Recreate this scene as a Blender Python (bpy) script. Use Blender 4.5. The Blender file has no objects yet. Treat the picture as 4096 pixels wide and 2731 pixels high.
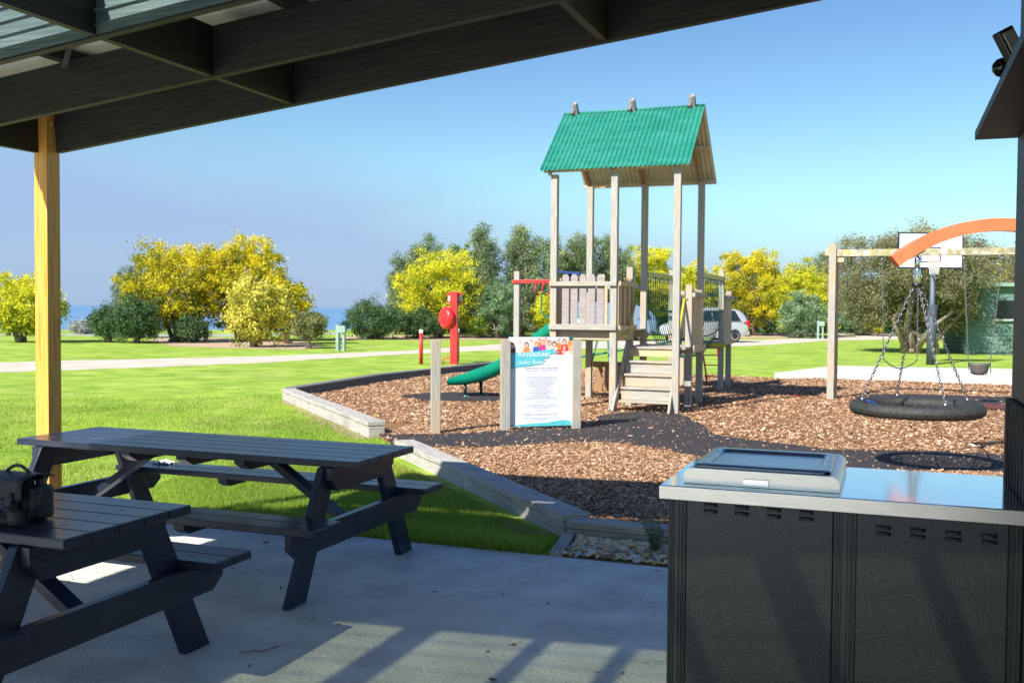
import bpy, math, random
import numpy as np
from mathutils import Vector, Matrix

R = math.radians
rng = np.random.default_rng(7)
random.seed(7)
scene = bpy.context.scene
COL = scene.collection

# ------------------------------------------------------------------ camera
cd = bpy.data.cameras.new('camera')
cam = bpy.data.objects.new('camera', cd)
COL.objects.link(cam)
scene.camera = cam
cd.sensor_width = 36.0
cd.lens = 35.0
cd.clip_start = 0.05
cd.clip_end = 60000
PITCH, ROLL, YAW = math.atan(75 / 2287), 0.0077, R(20.8)
fw = Vector((-math.sin(YAW) * math.cos(PITCH), math.cos(YAW) * math.cos(PITCH), -math.sin(PITCH)))
rt = Vector((math.cos(YAW), math.sin(YAW), 0))
up = rt.cross(fw)
cr, sr = math.cos(ROLL), math.sin(ROLL)
RX = rt * cr + up * sr
UX = up * cr - rt * sr
m = Matrix((RX, UX, -fw)).transposed().to_4x4()
m.translation = Vector((0, 0, 1.62))
cam.matrix_world = m
cd.dof.use_dof = True
cd.dof.focus_distance = 5.0
cd.dof.aperture_fstop = 7.0

# ------------------------------------------------------------------ world
SUN_EL, SUN_AZ = R(39.2), R(20.0)      # light travels towards +Y turned SUN_AZ to +X
w = bpy.data.worlds.new('World')
scene.world = w
w.use_nodes = True
nt = w.node_tree
nt.nodes.clear()
out = nt.nodes.new('ShaderNodeOutputWorld')
bg = nt.nodes.new('ShaderNodeBackground')
bg.inputs['Strength'].default_value = 0.115
sky = nt.nodes.new('ShaderNodeTexSky')
sky.sky_type = 'NISHITA'
sky.sun_disc = False
sky.sun_elevation = SUN_EL
sky.sun_rotation = math.pi + SUN_AZ
sky.air_density = 1.0
sky.dust_density = 0.6
sky.ozone_density = 2.0
# a low bank of sea mist: periwinkle close to the horizon, thinning upwards
geo = nt.nodes.new('ShaderNodeTexCoord')
sep = nt.nodes.new('ShaderNodeSeparateXYZ')
nt.links.new(geo.outputs['Generated'], sep.inputs[0])
ns = nt.nodes.new('ShaderNodeTexNoise')
ns.inputs['Scale'].default_value = 2.2
ns.inputs['Detail'].default_value = 3
mpw = nt.nodes.new('ShaderNodeMapping')
mpw.inputs['Scale'].default_value = (1, 1, 3.5)
nt.links.new(geo.outputs['Generated'], mpw.inputs[0])
nt.links.new(mpw.outputs[0], ns.inputs['Vector'])
ad = nt.nodes.new('ShaderNodeMath'); ad.operation = 'MULTIPLY_ADD'
ad.inputs[1].default_value = 0.10; ad.inputs[2].default_value = -0.05
nt.links.new(ns.outputs['Fac'], ad.inputs[0])
ad2 = nt.nodes.new('ShaderNodeMath'); ad2.operation = 'ADD'
nt.links.new(sep.outputs['Z'], ad2.inputs[0]); nt.links.new(ad.outputs[0], ad2.inputs[1])
# mist is thicker towards the open sea on the left (-X)
adx = nt.nodes.new('ShaderNodeMath'); adx.operation = 'MULTIPLY_ADD'
adx.inputs[1].default_value = 0.16; adx.inputs[2].default_value = 0.07
nt.links.new(sep.outputs['X'], adx.inputs[0])
ad3 = nt.nodes.new('ShaderNodeMath'); ad3.operation = 'ADD'
nt.links.new(ad2.outputs[0], ad3.inputs[0]); nt.links.new(adx.outputs[0], ad3.inputs[1])
rmp = nt.nodes.new('ShaderNodeValToRGB')
cr_ = rmp.color_ramp
cr_.elements[0].position = 0.06; cr_.elements[0].color = (0.85, 0.85, 0.85, 1)
cr_.elements[1].position = 0.155; cr_.elements[1].color = (0, 0, 0, 1)
nt.links.new(ad3.outputs[0], rmp.inputs[0])
mixw = nt.nodes.new('ShaderNodeMix'); mixw.data_type = 'RGBA'
mixw.inputs['B'].default_value = (1.78, 2.4, 3.8, 1)
tint = nt.nodes.new('ShaderNodeMix'); tint.data_type = 'RGBA'; tint.blend_type = 'MULTIPLY'
tint.inputs['Factor'].default_value = 1.0
el = nt.nodes.new('ShaderNodeValToRGB')      # the clear air deepens towards the zenith
el.color_ramp.elements[0].position = 0.14; el.color_ramp.elements[0].color = (0.58, 0.75, 0.76, 1)
el.color_ramp.elements[1].position = 0.45; el.color_ramp.elements[1].color = (0.34, 0.48, 0.71, 1)
nt.links.new(sep.outputs['Z'], el.inputs[0])
nt.links.new(el.outputs[0], tint.inputs['B'])
nt.links.new(sky.outputs[0], tint.inputs['A'])
nt.links.new(tint.outputs['Result'], mixw.inputs['A'])
nt.links.new(rmp.outputs[0], mixw.inputs['Factor'])
nt.links.new(mixw.outputs['Result'], bg.inputs['Color'])
nt.links.new(bg.outputs[0], out.inputs[0])

sl = bpy.data.lights.new('sun', 'SUN')
sl.energy = 4.7
sl.angle = R(0.53)
sl.color = (1.0, 0.95, 0.86)
sun = bpy.data.objects.new('sun', sl)
sun.rotation_euler = (R(90) - SUN_EL, 0, -SUN_AZ)
sun.location = (-10, -20, 30)
COL.objects.link(sun)

scene.view_settings.view_transform = 'Standard'
scene.view_settings.look = 'None'
scene.view_settings.exposure = 0.88
scene.view_settings.gamma = 1.0
scene.view_settings.use_curve_mapping = False
scene.render.engine = 'CYCLES'
scene.render.resolution_x = 1024
scene.render.resolution_y = 682
scene.cycles.max_bounces = 8
scene.cycles.transparent_max_bounces = 12
scene.cycles.sample_clamp_indirect = 6

# ------------------------------------------------------------------ materials
def pmat(name, c1, c2=None, scale=8.0, stretch=(1, 1, 1), rough=0.7, metal=0.0, bump=0.0, bscale=None,
         coord='Object', detail=4, spec=0.5, c3=None, ramp=(0.35, 0.65), coat=0.0, blotch=None, trans=0.0):
    mt = bpy.data.materials.new(name)
    mt.use_nodes = True
    n = mt.node_tree; L = n.links
    bs = n.nodes['Principled BSDF']
    bs.inputs['Roughness'].default_value = rough
    bs.inputs['Metallic'].default_value = metal
    bs.inputs['Specular IOR Level'].default_value = spec
    bs.inputs['Coat Weight'].default_value = coat
    bs.inputs['Coat Roughness'].default_value = 0.08
    bs.inputs['Base Color'].default_value = (*c1, 1)
    tc = n.nodes.new('ShaderNodeTexCoord')
    mp = n.nodes.new('ShaderNodeMapping')
    mp.inputs['Scale'].default_value = stretch
    L.new(tc.outputs[coord], mp.inputs[0])
    if c2 is not None:
        nz = n.nodes.new('ShaderNodeTexNoise')
        nz.inputs['Scale'].default_value = scale
        nz.inputs['Detail'].default_value = detail
        L.new(mp.outputs[0], nz.inputs['Vector'])
        rp = n.nodes.new('ShaderNodeValToRGB')
        rp.color_ramp.elements[0].position = ramp[0]; rp.color_ramp.elements[0].color = (*c1, 1)
        rp.color_ramp.elements[1].position = ramp[1]; rp.color_ramp.elements[1].color = (*c2, 1)
        if c3 is not None:
            e = rp.color_ramp.elements.new((ramp[0] + ramp[1]) / 2); e.color = (*c3, 1)
        L.new(nz.outputs['Fac'], rp.inputs[0])
        col = rp.outputs[0]
        if blotch is not None:           # (colour, scale, lo, hi, strength)
            nb = n.nodes.new('ShaderNodeTexNoise')
            nb.inputs['Scale'].default_value = blotch[1]; nb.inputs['Detail'].default_value = 5
            L.new(tc.outputs[coord if coord == 'UV' else 'Object'], nb.inputs['Vector'])
            rb = n.nodes.new('ShaderNodeValToRGB')
            rb.color_ramp.elements[0].position = blotch[2]; rb.color_ramp.elements[0].color = (0, 0, 0, 1)
            s = blotch[4]
            rb.color_ramp.elements[1].position = blotch[3]; rb.color_ramp.elements[1].color = (s, s, s, 1)
            L.new(nb.outputs['Fac'], rb.inputs[0])
            mx = n.nodes.new('ShaderNodeMix'); mx.data_type = 'RGBA'
            L.new(rb.outputs[0], mx.inputs['Factor']); L.new(col, mx.inputs['A'])
            mx.inputs['B'].default_value = (*blotch[0], 1)
            col = mx.outputs['Result']
        L.new(col, bs.inputs['Base Color'])
    if bump:
        nb2 = n.nodes.new('ShaderNodeTexNoise')
        nb2.inputs['Scale'].default_value = bscale or scale
        nb2.inputs['Detail'].default_value = 5
        L.new(mp.outputs[0], nb2.inputs['Vector'])
        bp = n.nodes.new('ShaderNodeBump')
        bp.inputs['Strength'].default_value = min(1, bump)
        bp.inputs['Distance'].default_value = 0.01
        L.new(nb2.outputs['Fac'], bp.inputs['Height'])
        L.new(bp.outputs[0], bs.inputs['Normal'])
    return mt

def leafmat(name, cols, trans=0.35, rough=0.6):
    """colour follows the point attribute 'tint' (0..1) through a ramp"""
    mt = bpy.data.materials.new(name); mt.use_nodes = True
    n = mt.node_tree; L = n.links
    n.nodes.clear()
    o = n.nodes.new('ShaderNodeOutputMaterial')
    at = n.nodes.new('ShaderNodeAttribute'); at.attribute_name = 'tint'
    rp = n.nodes.new('ShaderNodeValToRGB')
    els = rp.color_ramp.elements
    els[0].position = cols[0][0]; els[0].color = (*cols[0][1], 1)
    els[1].position = cols[-1][0]; els[1].color = (*cols[-1][1], 1)
    for p, c in cols[1:-1]:
        e = els.new(p); e.color = (*c, 1)
    L.new(at.outputs['Fac'], rp.inputs[0])
    d = n.nodes.new('ShaderNodeBsdfPrincipled'); d.inputs['Roughness'].default_value = rough
    d.inputs['Specular IOR Level'].default_value = 0.3
    t = n.nodes.new('ShaderNodeBsdfTranslucent')
    mx = n.nodes.new('ShaderNodeMixShader'); mx.inputs[0].default_value = trans
    L.new(rp.outputs[0], d.inputs['Base Color']); L.new(rp.outputs[0], t.inputs['Color'])
    L.new(d.outputs[0], mx.inputs[1]); L.new(t.outputs[0], mx.inputs[2])
    L.new(mx.outputs[0], o.inputs[0])
    return mt

GR = (1.2, 45, 1)
M = {}
M['grey_wood'] = pmat('weathered_timber', (0.26, 0.245, 0.215), (0.46, 0.435, 0.39), 3, GR, 0.85, bump=0.5, coord='UV', c3=(0.37, 0.35, 0.31), blotch=((0.52, 0.36, 0.16), 1.3, 0.48, 0.70, 0.65))
M['yellow_wood'] = pmat('honey_timber', (0.52, 0.34, 0.15), (0.66, 0.52, 0.34), 3, GR, 0.8, bump=0.4, coord='UV', c3=(0.58, 0.44, 0.25), blotch=((0.40, 0.36, 0.31), 2.2, 0.45, 0.7, 0.7))
M['purple_wood'] = pmat('silvered_paling', (0.24, 0.20, 0.20), (0.40, 0.35, 0.34), 3, GR, 0.85, bump=0.5, coord='UV')
M['brown_wood'] = pmat('treated_timber', (0.22, 0.11, 0.05), (0.40, 0.23, 0.11), 3, GR, 0.75, bump=0.3, coord='UV')
M['pine_post'] = pmat('oiled_pine', (0.55, 0.22, 0.025), (0.80, 0.42, 0.09), 2.5, (1, 30, 1), 0.5, bump=0.2, coord='UV', c3=(0.70, 0.36, 0.06))
M['sleeper'] = pmat('sleeper_timber', (0.30, 0.28, 0.25), (0.52, 0.49, 0.44), 3, (1, 30, 1), 0.9, bump=0.6, coord='UV', c3=(0.43, 0.40, 0.36), blotch=((0.22, 0.23, 0.20), 1.8, 0.5, 0.75, 0.6))
M['sleeper_dark'] = pmat('dark_sleeper_timber', (0.10, 0.10, 0.11), (0.22, 0.22, 0.23), 3, (1, 30, 1), 0.9, bump=0.6, coord='UV')
M['black_wood'] = pmat('black_stained_timber', (0.012, 0.018, 0.038), (0.026, 0.034, 0.062), 3, (1.2, 22, 1), 0.30, bump=0.12, coord='UV', c3=(0.018, 0.025, 0.048), blotch=((0.085, 0.08, 0.085), 3.0, 0.52, 0.8, 0.55), spec=0.38)
M['beam'] = pmat('dark_beam_timber', (0.012, 0.012, 0.010), (0.024, 0.023, 0.018), 3, (1, 14, 1), 0.6, bump=0.3, coord='UV')
M['galv'] = pmat('galvanised_steel', (0.42, 0.47, 0.48), (0.62, 0.66, 0.66), 25, (1, 1, 1), 0.42, 0.75, bump=0.05)
M['galv_dull'] = pmat('zinc_roof_sheet', (0.58, 0.58, 0.52), (0.70, 0.69, 0.62), 14, (0.3, 4, 4), 0.6, 0.0, bump=0.05)
M['zinc'] = pmat('weathered_zinc_strip', (0.055, 0.095, 0.10), (0.13, 0.19, 0.19), 9, (0.25, 4, 14), 0.5, 0.3, bump=0.05, detail=7)
M['chrome'] = pmat('bright_steel', (0.62, 0.62, 0.64), None, rough=0.22, metal=1.0)
M['chain'] = pmat('chain_steel', (0.30, 0.30, 0.32), (0.16, 0.16, 0.17), 40, rough=0.4, metal=0.9)
M['stainless'] = pmat('stainless_benchtop', (0.60, 0.61, 0.62), (0.68, 0.69, 0.70), 2.5, (1, 60, 20), 0.07, 1.0, bump=0.012, bscale=5)
M['brushed'] = pmat('brushed_stainless', (0.58, 0.57, 0.54), (0.72, 0.71, 0.67), 4, (3, 60, 160), 0.34, 1.0, bump=0.04)
M['plate'] = pmat('seasoned_hotplate_steel', (0.20, 0.22, 0.26), (0.36, 0.38, 0.42), 5, (1, 3, 1), 0.26, 0.95, bump=0.06, bscale=30)
M['dark_metal'] = pmat('charcoal_steel', (0.008, 0.010, 0.016), (0.014, 0.016, 0.022), 6, (20, 20, 1), 0.55, 0.0, bump=0.05)
M['black'] = pmat('black_plastic', (0.010, 0.010, 0.012), None, rough=0.35)
M['black_gloss'] = pmat('black_dome', (0.008, 0.008, 0.012), None, rough=0.08)
M['lens'] = pmat('lamp_glass', (0.75, 0.78, 0.62), None, rough=0.15)
M['green_plastic'] = pmat('green_slide_plastic', (0.0, 0.25, 0.15), (0.0, 0.32, 0.20), 3, (1, 1, 1), 0.25, coat=0.5, bump=0.02)
M['green_metal'] = pmat('green_painted_steel', (0.01, 0.16, 0.10), None, rough=0.3)
M['green_roof'] = pmat('green_roof_sheet', (0.014, 0.18, 0.125), (0.035, 0.25, 0.185), 3, (1, 4, 4), 0.4, 0.0, bump=0.02)
M['cream_roof'] = pmat('beige_roof_underside', (0.50, 0.46, 0.36), (0.58, 0.53, 0.42), 5, rough=0.6)
M['rope'] = pmat('green_rope', (0.005, 0.13, 0.10), (0.02, 0.22, 0.17), 90, rough=0.8, bump=0.5, bscale=120)
M['yellow_paint'] = pmat('yellow_green_paint', (0.50, 0.47, 0.02), (0.58, 0.53, 0.05), 10, rough=0.4)
M['red_paint'] = pmat('red_paint', (0.55, 0.015, 0.02), (0.62, 0.03, 0.03), 8, rough=0.45, blotch=((0.42, 0.10, 0.10), 6, 0.6, 0.8, 0.5))
M['red_vinyl'] = pmat('red_vinyl_cover', (0.62, 0.02, 0.03), (0.70, 0.04, 0.04), 8, rough=0.3, bump=0.6, bscale=14)
M['pink'] = pmat('pink_plastic', (0.65, 0.04, 0.16), None, rough=0.4)
M['white_paint'] = pmat('white_paint', (0.78, 0.78, 0.78), (0.82, 0.82, 0.81), 6, rough=0.45)
M['orange'] = pmat('orange_powder_coat', (0.74, 0.17, 0.065), (0.78, 0.20, 0.08), 5, rough=0.45, bump=0.02)
M['orange_plastic'] = pmat('orange_shim', (0.85, 0.25, 0.02), None, rough=0.4)
M['blue_paint'] = pmat('blue_paint', (0.02, 0.06, 0.22), None, rough=0.35)
M['blue_fabric'] = pmat('blue_sleeve', (0.015, 0.05, 0.22), None, rough=0.5)
M['tyre_rope'] = pmat('braided_black_rope', (0.016, 0.017, 0.018), (0.05, 0.052, 0.045), 60, (1, 1, 1), 0.6, bump=1.0, bscale=70)
M['net_rope'] = pmat('grey_net_rope', (0.045, 0.05, 0.035), (0.13, 0.14, 0.09), 70, rough=0.8, bump=0.8, bscale=90)
M['leather'] = pmat('black_pebbled_leather', (0.012, 0.014, 0.018), (0.022, 0.024, 0.030), 60, rough=0.38, bump=0.7, bscale=160)
M['rubber'] = pmat('rubber_softfall', (0.018, 0.015, 0.017), (0.045, 0.038, 0.040), 160, rough=0.9, bump=0.8, bscale=180, detail=3, blotch=((0.07, 0.05, 0.045), 3, 0.5, 0.8, 0.4))
M['rubber_red'] = pmat('red_rubber_softfall', (0.10, 0.022, 0.020), (0.17, 0.04, 0.035), 150, rough=0.9, bump=0.6)
M['concrete'] = pmat('patio_concrete', (0.62, 0.60, 0.56), (0.80, 0.78, 0.72), 3.5, (1, 1, 1), 0.62, bump=0.9, bscale=45, detail=12, blotch=((0.46, 0.43, 0.38), 2.4, 0.58, 0.78, 0.6))
M['pale_concrete'] = pmat('pale_concrete', (0.52, 0.50, 0.46), (0.62, 0.60, 0.55), 3, rough=0.8, detail=6)
M['road'] = pmat('pale_gravel_road', (0.50, 0.42, 0.33), (0.64, 0.56, 0.46), 1.2, (1, 1, 1), 0.95, bump=0.4, bscale=30, detail=8)
M['grey_road'] = pmat('grey_road', (0.33, 0.33, 0.35), (0.42, 0.42, 0.43), 2, rough=0.9)
M['mulch'] = pmat('bark_mulch', (0.34, 0.22, 0.13), (0.60, 0.46, 0.32), 9, rough=0.95, bump=0.6, detail=8)
M['soil'] = pmat('dry_soil', (0.26, 0.19, 0.11), (0.42, 0.33, 0.20), 14, rough=0.95, bump=0.8, detail=8)
M['sea'] = pmat('sea', (0.12, 0.25, 0.42), (0.14, 0.28, 0.45), 0.02, rough=0.35, bump=0.0)  # base paled towards the mist colour, haze painted into the water
M['bark'] = pmat('bark', (0.16, 0.12, 0.09), (0.32, 0.26, 0.21), 5, (6, 6, 1), 0.9, bump=0.6)
M['car_paint'] = pmat('silver_car_paint', (0.62, 0.64, 0.67), None, rough=0.3, metal=0.3, coat=0.6)
M['van_paint'] = pmat('blue_grey_van_paint', (0.16, 0.22, 0.30), None, rough=0.3, coat=0.4)
M['navy_paint'] = pmat('dark_car_paint', (0.02, 0.03, 0.05), None, rough=0.3, coat=0.4)
M['glass'] = pmat('car_glass', (0.02, 0.03, 0.04), None, rough=0.06)
M['red_lamp'] = pmat('tail_lamp_plastic', (0.60, 0.01, 0.02), None, rough=0.2)
M['tyre'] = pmat('tyre_rubber', (0.02, 0.02, 0.02), None, rough=0.8)
M['shed'] = pmat('green_weatherboard', (0.09, 0.16, 0.13), (0.15, 0.24, 0.20), 3, (1, 1, 6), 0.8)  # greens darkened, dappled tree shade is put into the base colour
M['shed_dark'] = pmat('shed_interior', (0.01, 0.015, 0.015), None, rough=0.4)
M['net'] = pmat('white_net_cord', (0.75, 0.73, 0.70), None, rough=0.8)
M['pale_green'] = pmat('pale_green_paint', (0.20, 0.31, 0.26), (0.26, 0.37, 0.32), 6, rough=0.8)
M['paper'] = pmat('paper', (0.78, 0.78, 0.80), None, rough=0.9)
M['board_white'] = pmat('sign_white', (0.80, 0.81, 0.84), None, rough=0.35)
M['board_cyan'] = pmat('sign_cyan', (0.10, 0.55, 0.62), (0.13, 0.60, 0.66), 12, rough=0.4)
M['ink_white'] = pmat('ink_white', (0.85, 0.86, 0.88), None, rough=0.4)
M['ink_grey'] = pmat('ink_grey', (0.36, 0.37, 0.42), None, rough=0.5)
M['ink_dark'] = pmat('ink_dark', (0.05, 0.04, 0.05), None, rough=0.5)
for nm, c in dict(skin=(0.75, 0.48, 0.36), hair=(0.16, 0.07, 0.03), blue=(0.03, 0.14, 0.55), pink_p=(0.75, 0.05, 0.30), red_p=(0.75, 0.03, 0.04), orange_p=(0.85, 0.28, 0.08), cream=(0.80, 0.70, 0.62), black_p=(0.03, 0.02, 0.02)).items():
    M['print_' + nm] = pmat('print_' + nm, c, None, rough=0.45)

def hammertone():
    mt = pmat('hammertone_panel', (0.020, 0.024, 0.023), None, rough=0.36, spec=0.6)
    n = mt.node_tree; L = n.links; bs = n.nodes['Principled BSDF']
    tc = n.nodes.new('ShaderNodeTexCoord')
    v = n.nodes.new('ShaderNodeTexNoise'); v.inputs['Scale'].default_value = 230; v.inputs['Detail'].default_value = 1.5
    L.new(tc.outputs['Object'], v.inputs['Vector'])
    rp = n.nodes.new('ShaderNodeValToRGB')
    rp.color_ramp.elements[0].position = 0.42; rp.color_ramp.elements[0].color = (0.012, 0.015, 0.018, 1)
    rp.color_ramp.elements[1].position = 0.56; rp.color_ramp.elements[1].color = (0.052, 0.062, 0.068, 1)
    L.new(v.outputs['Fac'], rp.inputs[0]); L.new(rp.outputs[0], bs.inputs['Base Color'])
    b = n.nodes.new('ShaderNodeBump'); b.inputs['Strength'].default_value = 0.7; b.inputs['Distance'].default_value = 0.002
    L.new(v.outputs['Fac'], b.inputs['Height']); L.new(b.outputs[0], bs.inputs['Normal'])
    return mt
M['hammer'] = hammertone()

def light_filter():  # see-through tint that dims the sun passing the added roof panel
    mt = bpy.data.materials.new('added_light_panel'); mt.use_nodes = True
    n = mt.node_tree; n.nodes.clear()
    o = n.nodes.new('ShaderNodeOutputMaterial')
    t = n.nodes.new('ShaderNodeBsdfTransparent'); t.inputs[0].default_value = (0.44, 0.47, 0.38, 1)
    g = n.nodes.new('ShaderNodeBsdfPrincipled'); g.inputs['Base Color'].default_value = (0.25, 0.28, 0.26, 1)
    mx = n.nodes.new('ShaderNodeMixShader'); mx.inputs[0].default_value = 0.15
    n.links.new(t.outputs[0], mx.inputs[1]); n.links.new(g.outputs[0], mx.inputs[2]); n.links.new(mx.outputs[0], o.inputs[0])
    return mt
M['light_filter'] = light_filter()

def grassmat():
    mt = pmat('grass_ground', (0.20, 0.32, 0.035), (0.36, 0.49, 0.08), 1.6, rough=0.95, bump=0.8, bscale=40, detail=12,
              blotch=((0.50, 0.46, 0.20), 0.7, 0.54, 0.76, 0.5), spec=0.1)
    return mt
M['grass_ground'] = grassmat()
M['chip_ground'] = pmat('wood_chip_ground', (0.09, 0.045, 0.02), (0.44, 0.27, 0.15), 28, (1, 1.6, 1), 0.95, bump=0.9, bscale=30, detail=7, c3=(0.22, 0.12, 0.06), spec=0.1)
M['blade'] = leafmat('grass_blades', [(0.0, (0.30, 0.27, 0.10)), (0.12, (0.28, 0.30, 0.08)), (0.2, (0.20, 0.33, 0.035)), (1.0, (0.64, 0.80, 0.11))], 0.45)
M['chips'] = leafmat('wood_chips', [(0.0, (0.10, 0.04, 0.02)), (0.3, (0.32, 0.155, 0.07)), (0.65, (0.57, 0.355, 0.21)), (1.0, (0.78, 0.60, 0.43))], 0.0, 0.85)
LEAF = {
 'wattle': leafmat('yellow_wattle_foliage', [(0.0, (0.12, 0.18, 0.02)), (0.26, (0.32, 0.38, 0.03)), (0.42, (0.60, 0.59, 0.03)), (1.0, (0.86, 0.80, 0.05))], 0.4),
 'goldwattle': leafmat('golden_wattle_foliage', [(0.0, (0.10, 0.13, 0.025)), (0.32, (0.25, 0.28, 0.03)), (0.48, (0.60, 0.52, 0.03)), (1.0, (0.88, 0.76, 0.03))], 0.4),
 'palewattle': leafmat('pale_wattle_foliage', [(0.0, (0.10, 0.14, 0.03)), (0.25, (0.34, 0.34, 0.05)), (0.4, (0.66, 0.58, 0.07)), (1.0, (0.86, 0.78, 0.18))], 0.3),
 'dark': leafmat('dark_shrub_foliage', [(0.0, (0.034, 0.076, 0.031)), (0.7, (0.093, 0.178, 0.068)), (1.0, (0.187, 0.272, 0.102))], 0.25),
 'banksia': leafmat('banksia_foliage', [(0.0, (0.049, 0.091, 0.034)), (0.5, (0.167, 0.235, 0.096)), (0.9, (0.392, 0.451, 0.232)), (0.97, (0.588, 0.595, 0.355)), (1.0, (1.064, 0.649, 0.136))], 0.2),
 'sage': leafmat('sage_foliage', [(0.0, (0.068, 0.135, 0.054)), (0.6, (0.203, 0.324, 0.162)), (1.0, (0.405, 0.513, 0.297))], 0.3),
 'green': leafmat('bright_green_foliage', [(0.0, (0.056, 0.126, 0.021)), (0.7, (0.210, 0.336, 0.042)), (1.0, (0.476, 0.560, 0.056))], 0.3),
 'tea': leafmat('tea_tree_foliage', [(0.0, (0.067, 0.076, 0.034)), (0.5, (0.228, 0.218, 0.104)), (0.85, (0.399, 0.361, 0.190)), (1.0, (0.380, 0.494, 0.114))], 0.25),
 'grey': leafmat('grey_green_foliage', [(0.0, (0.096, 0.136, 0.112)), (1.0, (0.272, 0.352, 0.288))], 0.25),
 'pale': leafmat('coastal_scrub_foliage', [(0.0, (0.28, 0.32, 0.26)), (1.0, (0.52, 0.55, 0.48))], 0.25),
 'olive': leafmat('olive_shrub_foliage', [(0.0, (0.12, 0.14, 0.05)), (1.0, (0.34, 0.32, 0.12))], 0.3),
 'rosemary': leafmat('rosemary_foliage', [(0.0, (0.05, 0.11, 0.05)), (1.0, (0.20, 0.30, 0.16))], 0.3),
}
PEB = [pmat('pebble_' + k, a, b, 25, rough=0.55, bump=0.1) for k, a, b in (('cream', (0.72, 0.60, 0.36), (0.84, 0.76, 0.56)), ('tan', (0.62, 0.38, 0.16), (0.78, 0.55, 0.30)), ('rust', (0.45, 0.20, 0.07), (0.62, 0.36, 0.17)), ('grey', (0.42, 0.42, 0.42), (0.60, 0.60, 0.58)), ('brown', (0.20, 0.14, 0.10), (0.34, 0.25, 0.18)))]

# ------------------------------------------------------------------ mesh helpers
def V(*a): return Vector(a)

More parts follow.
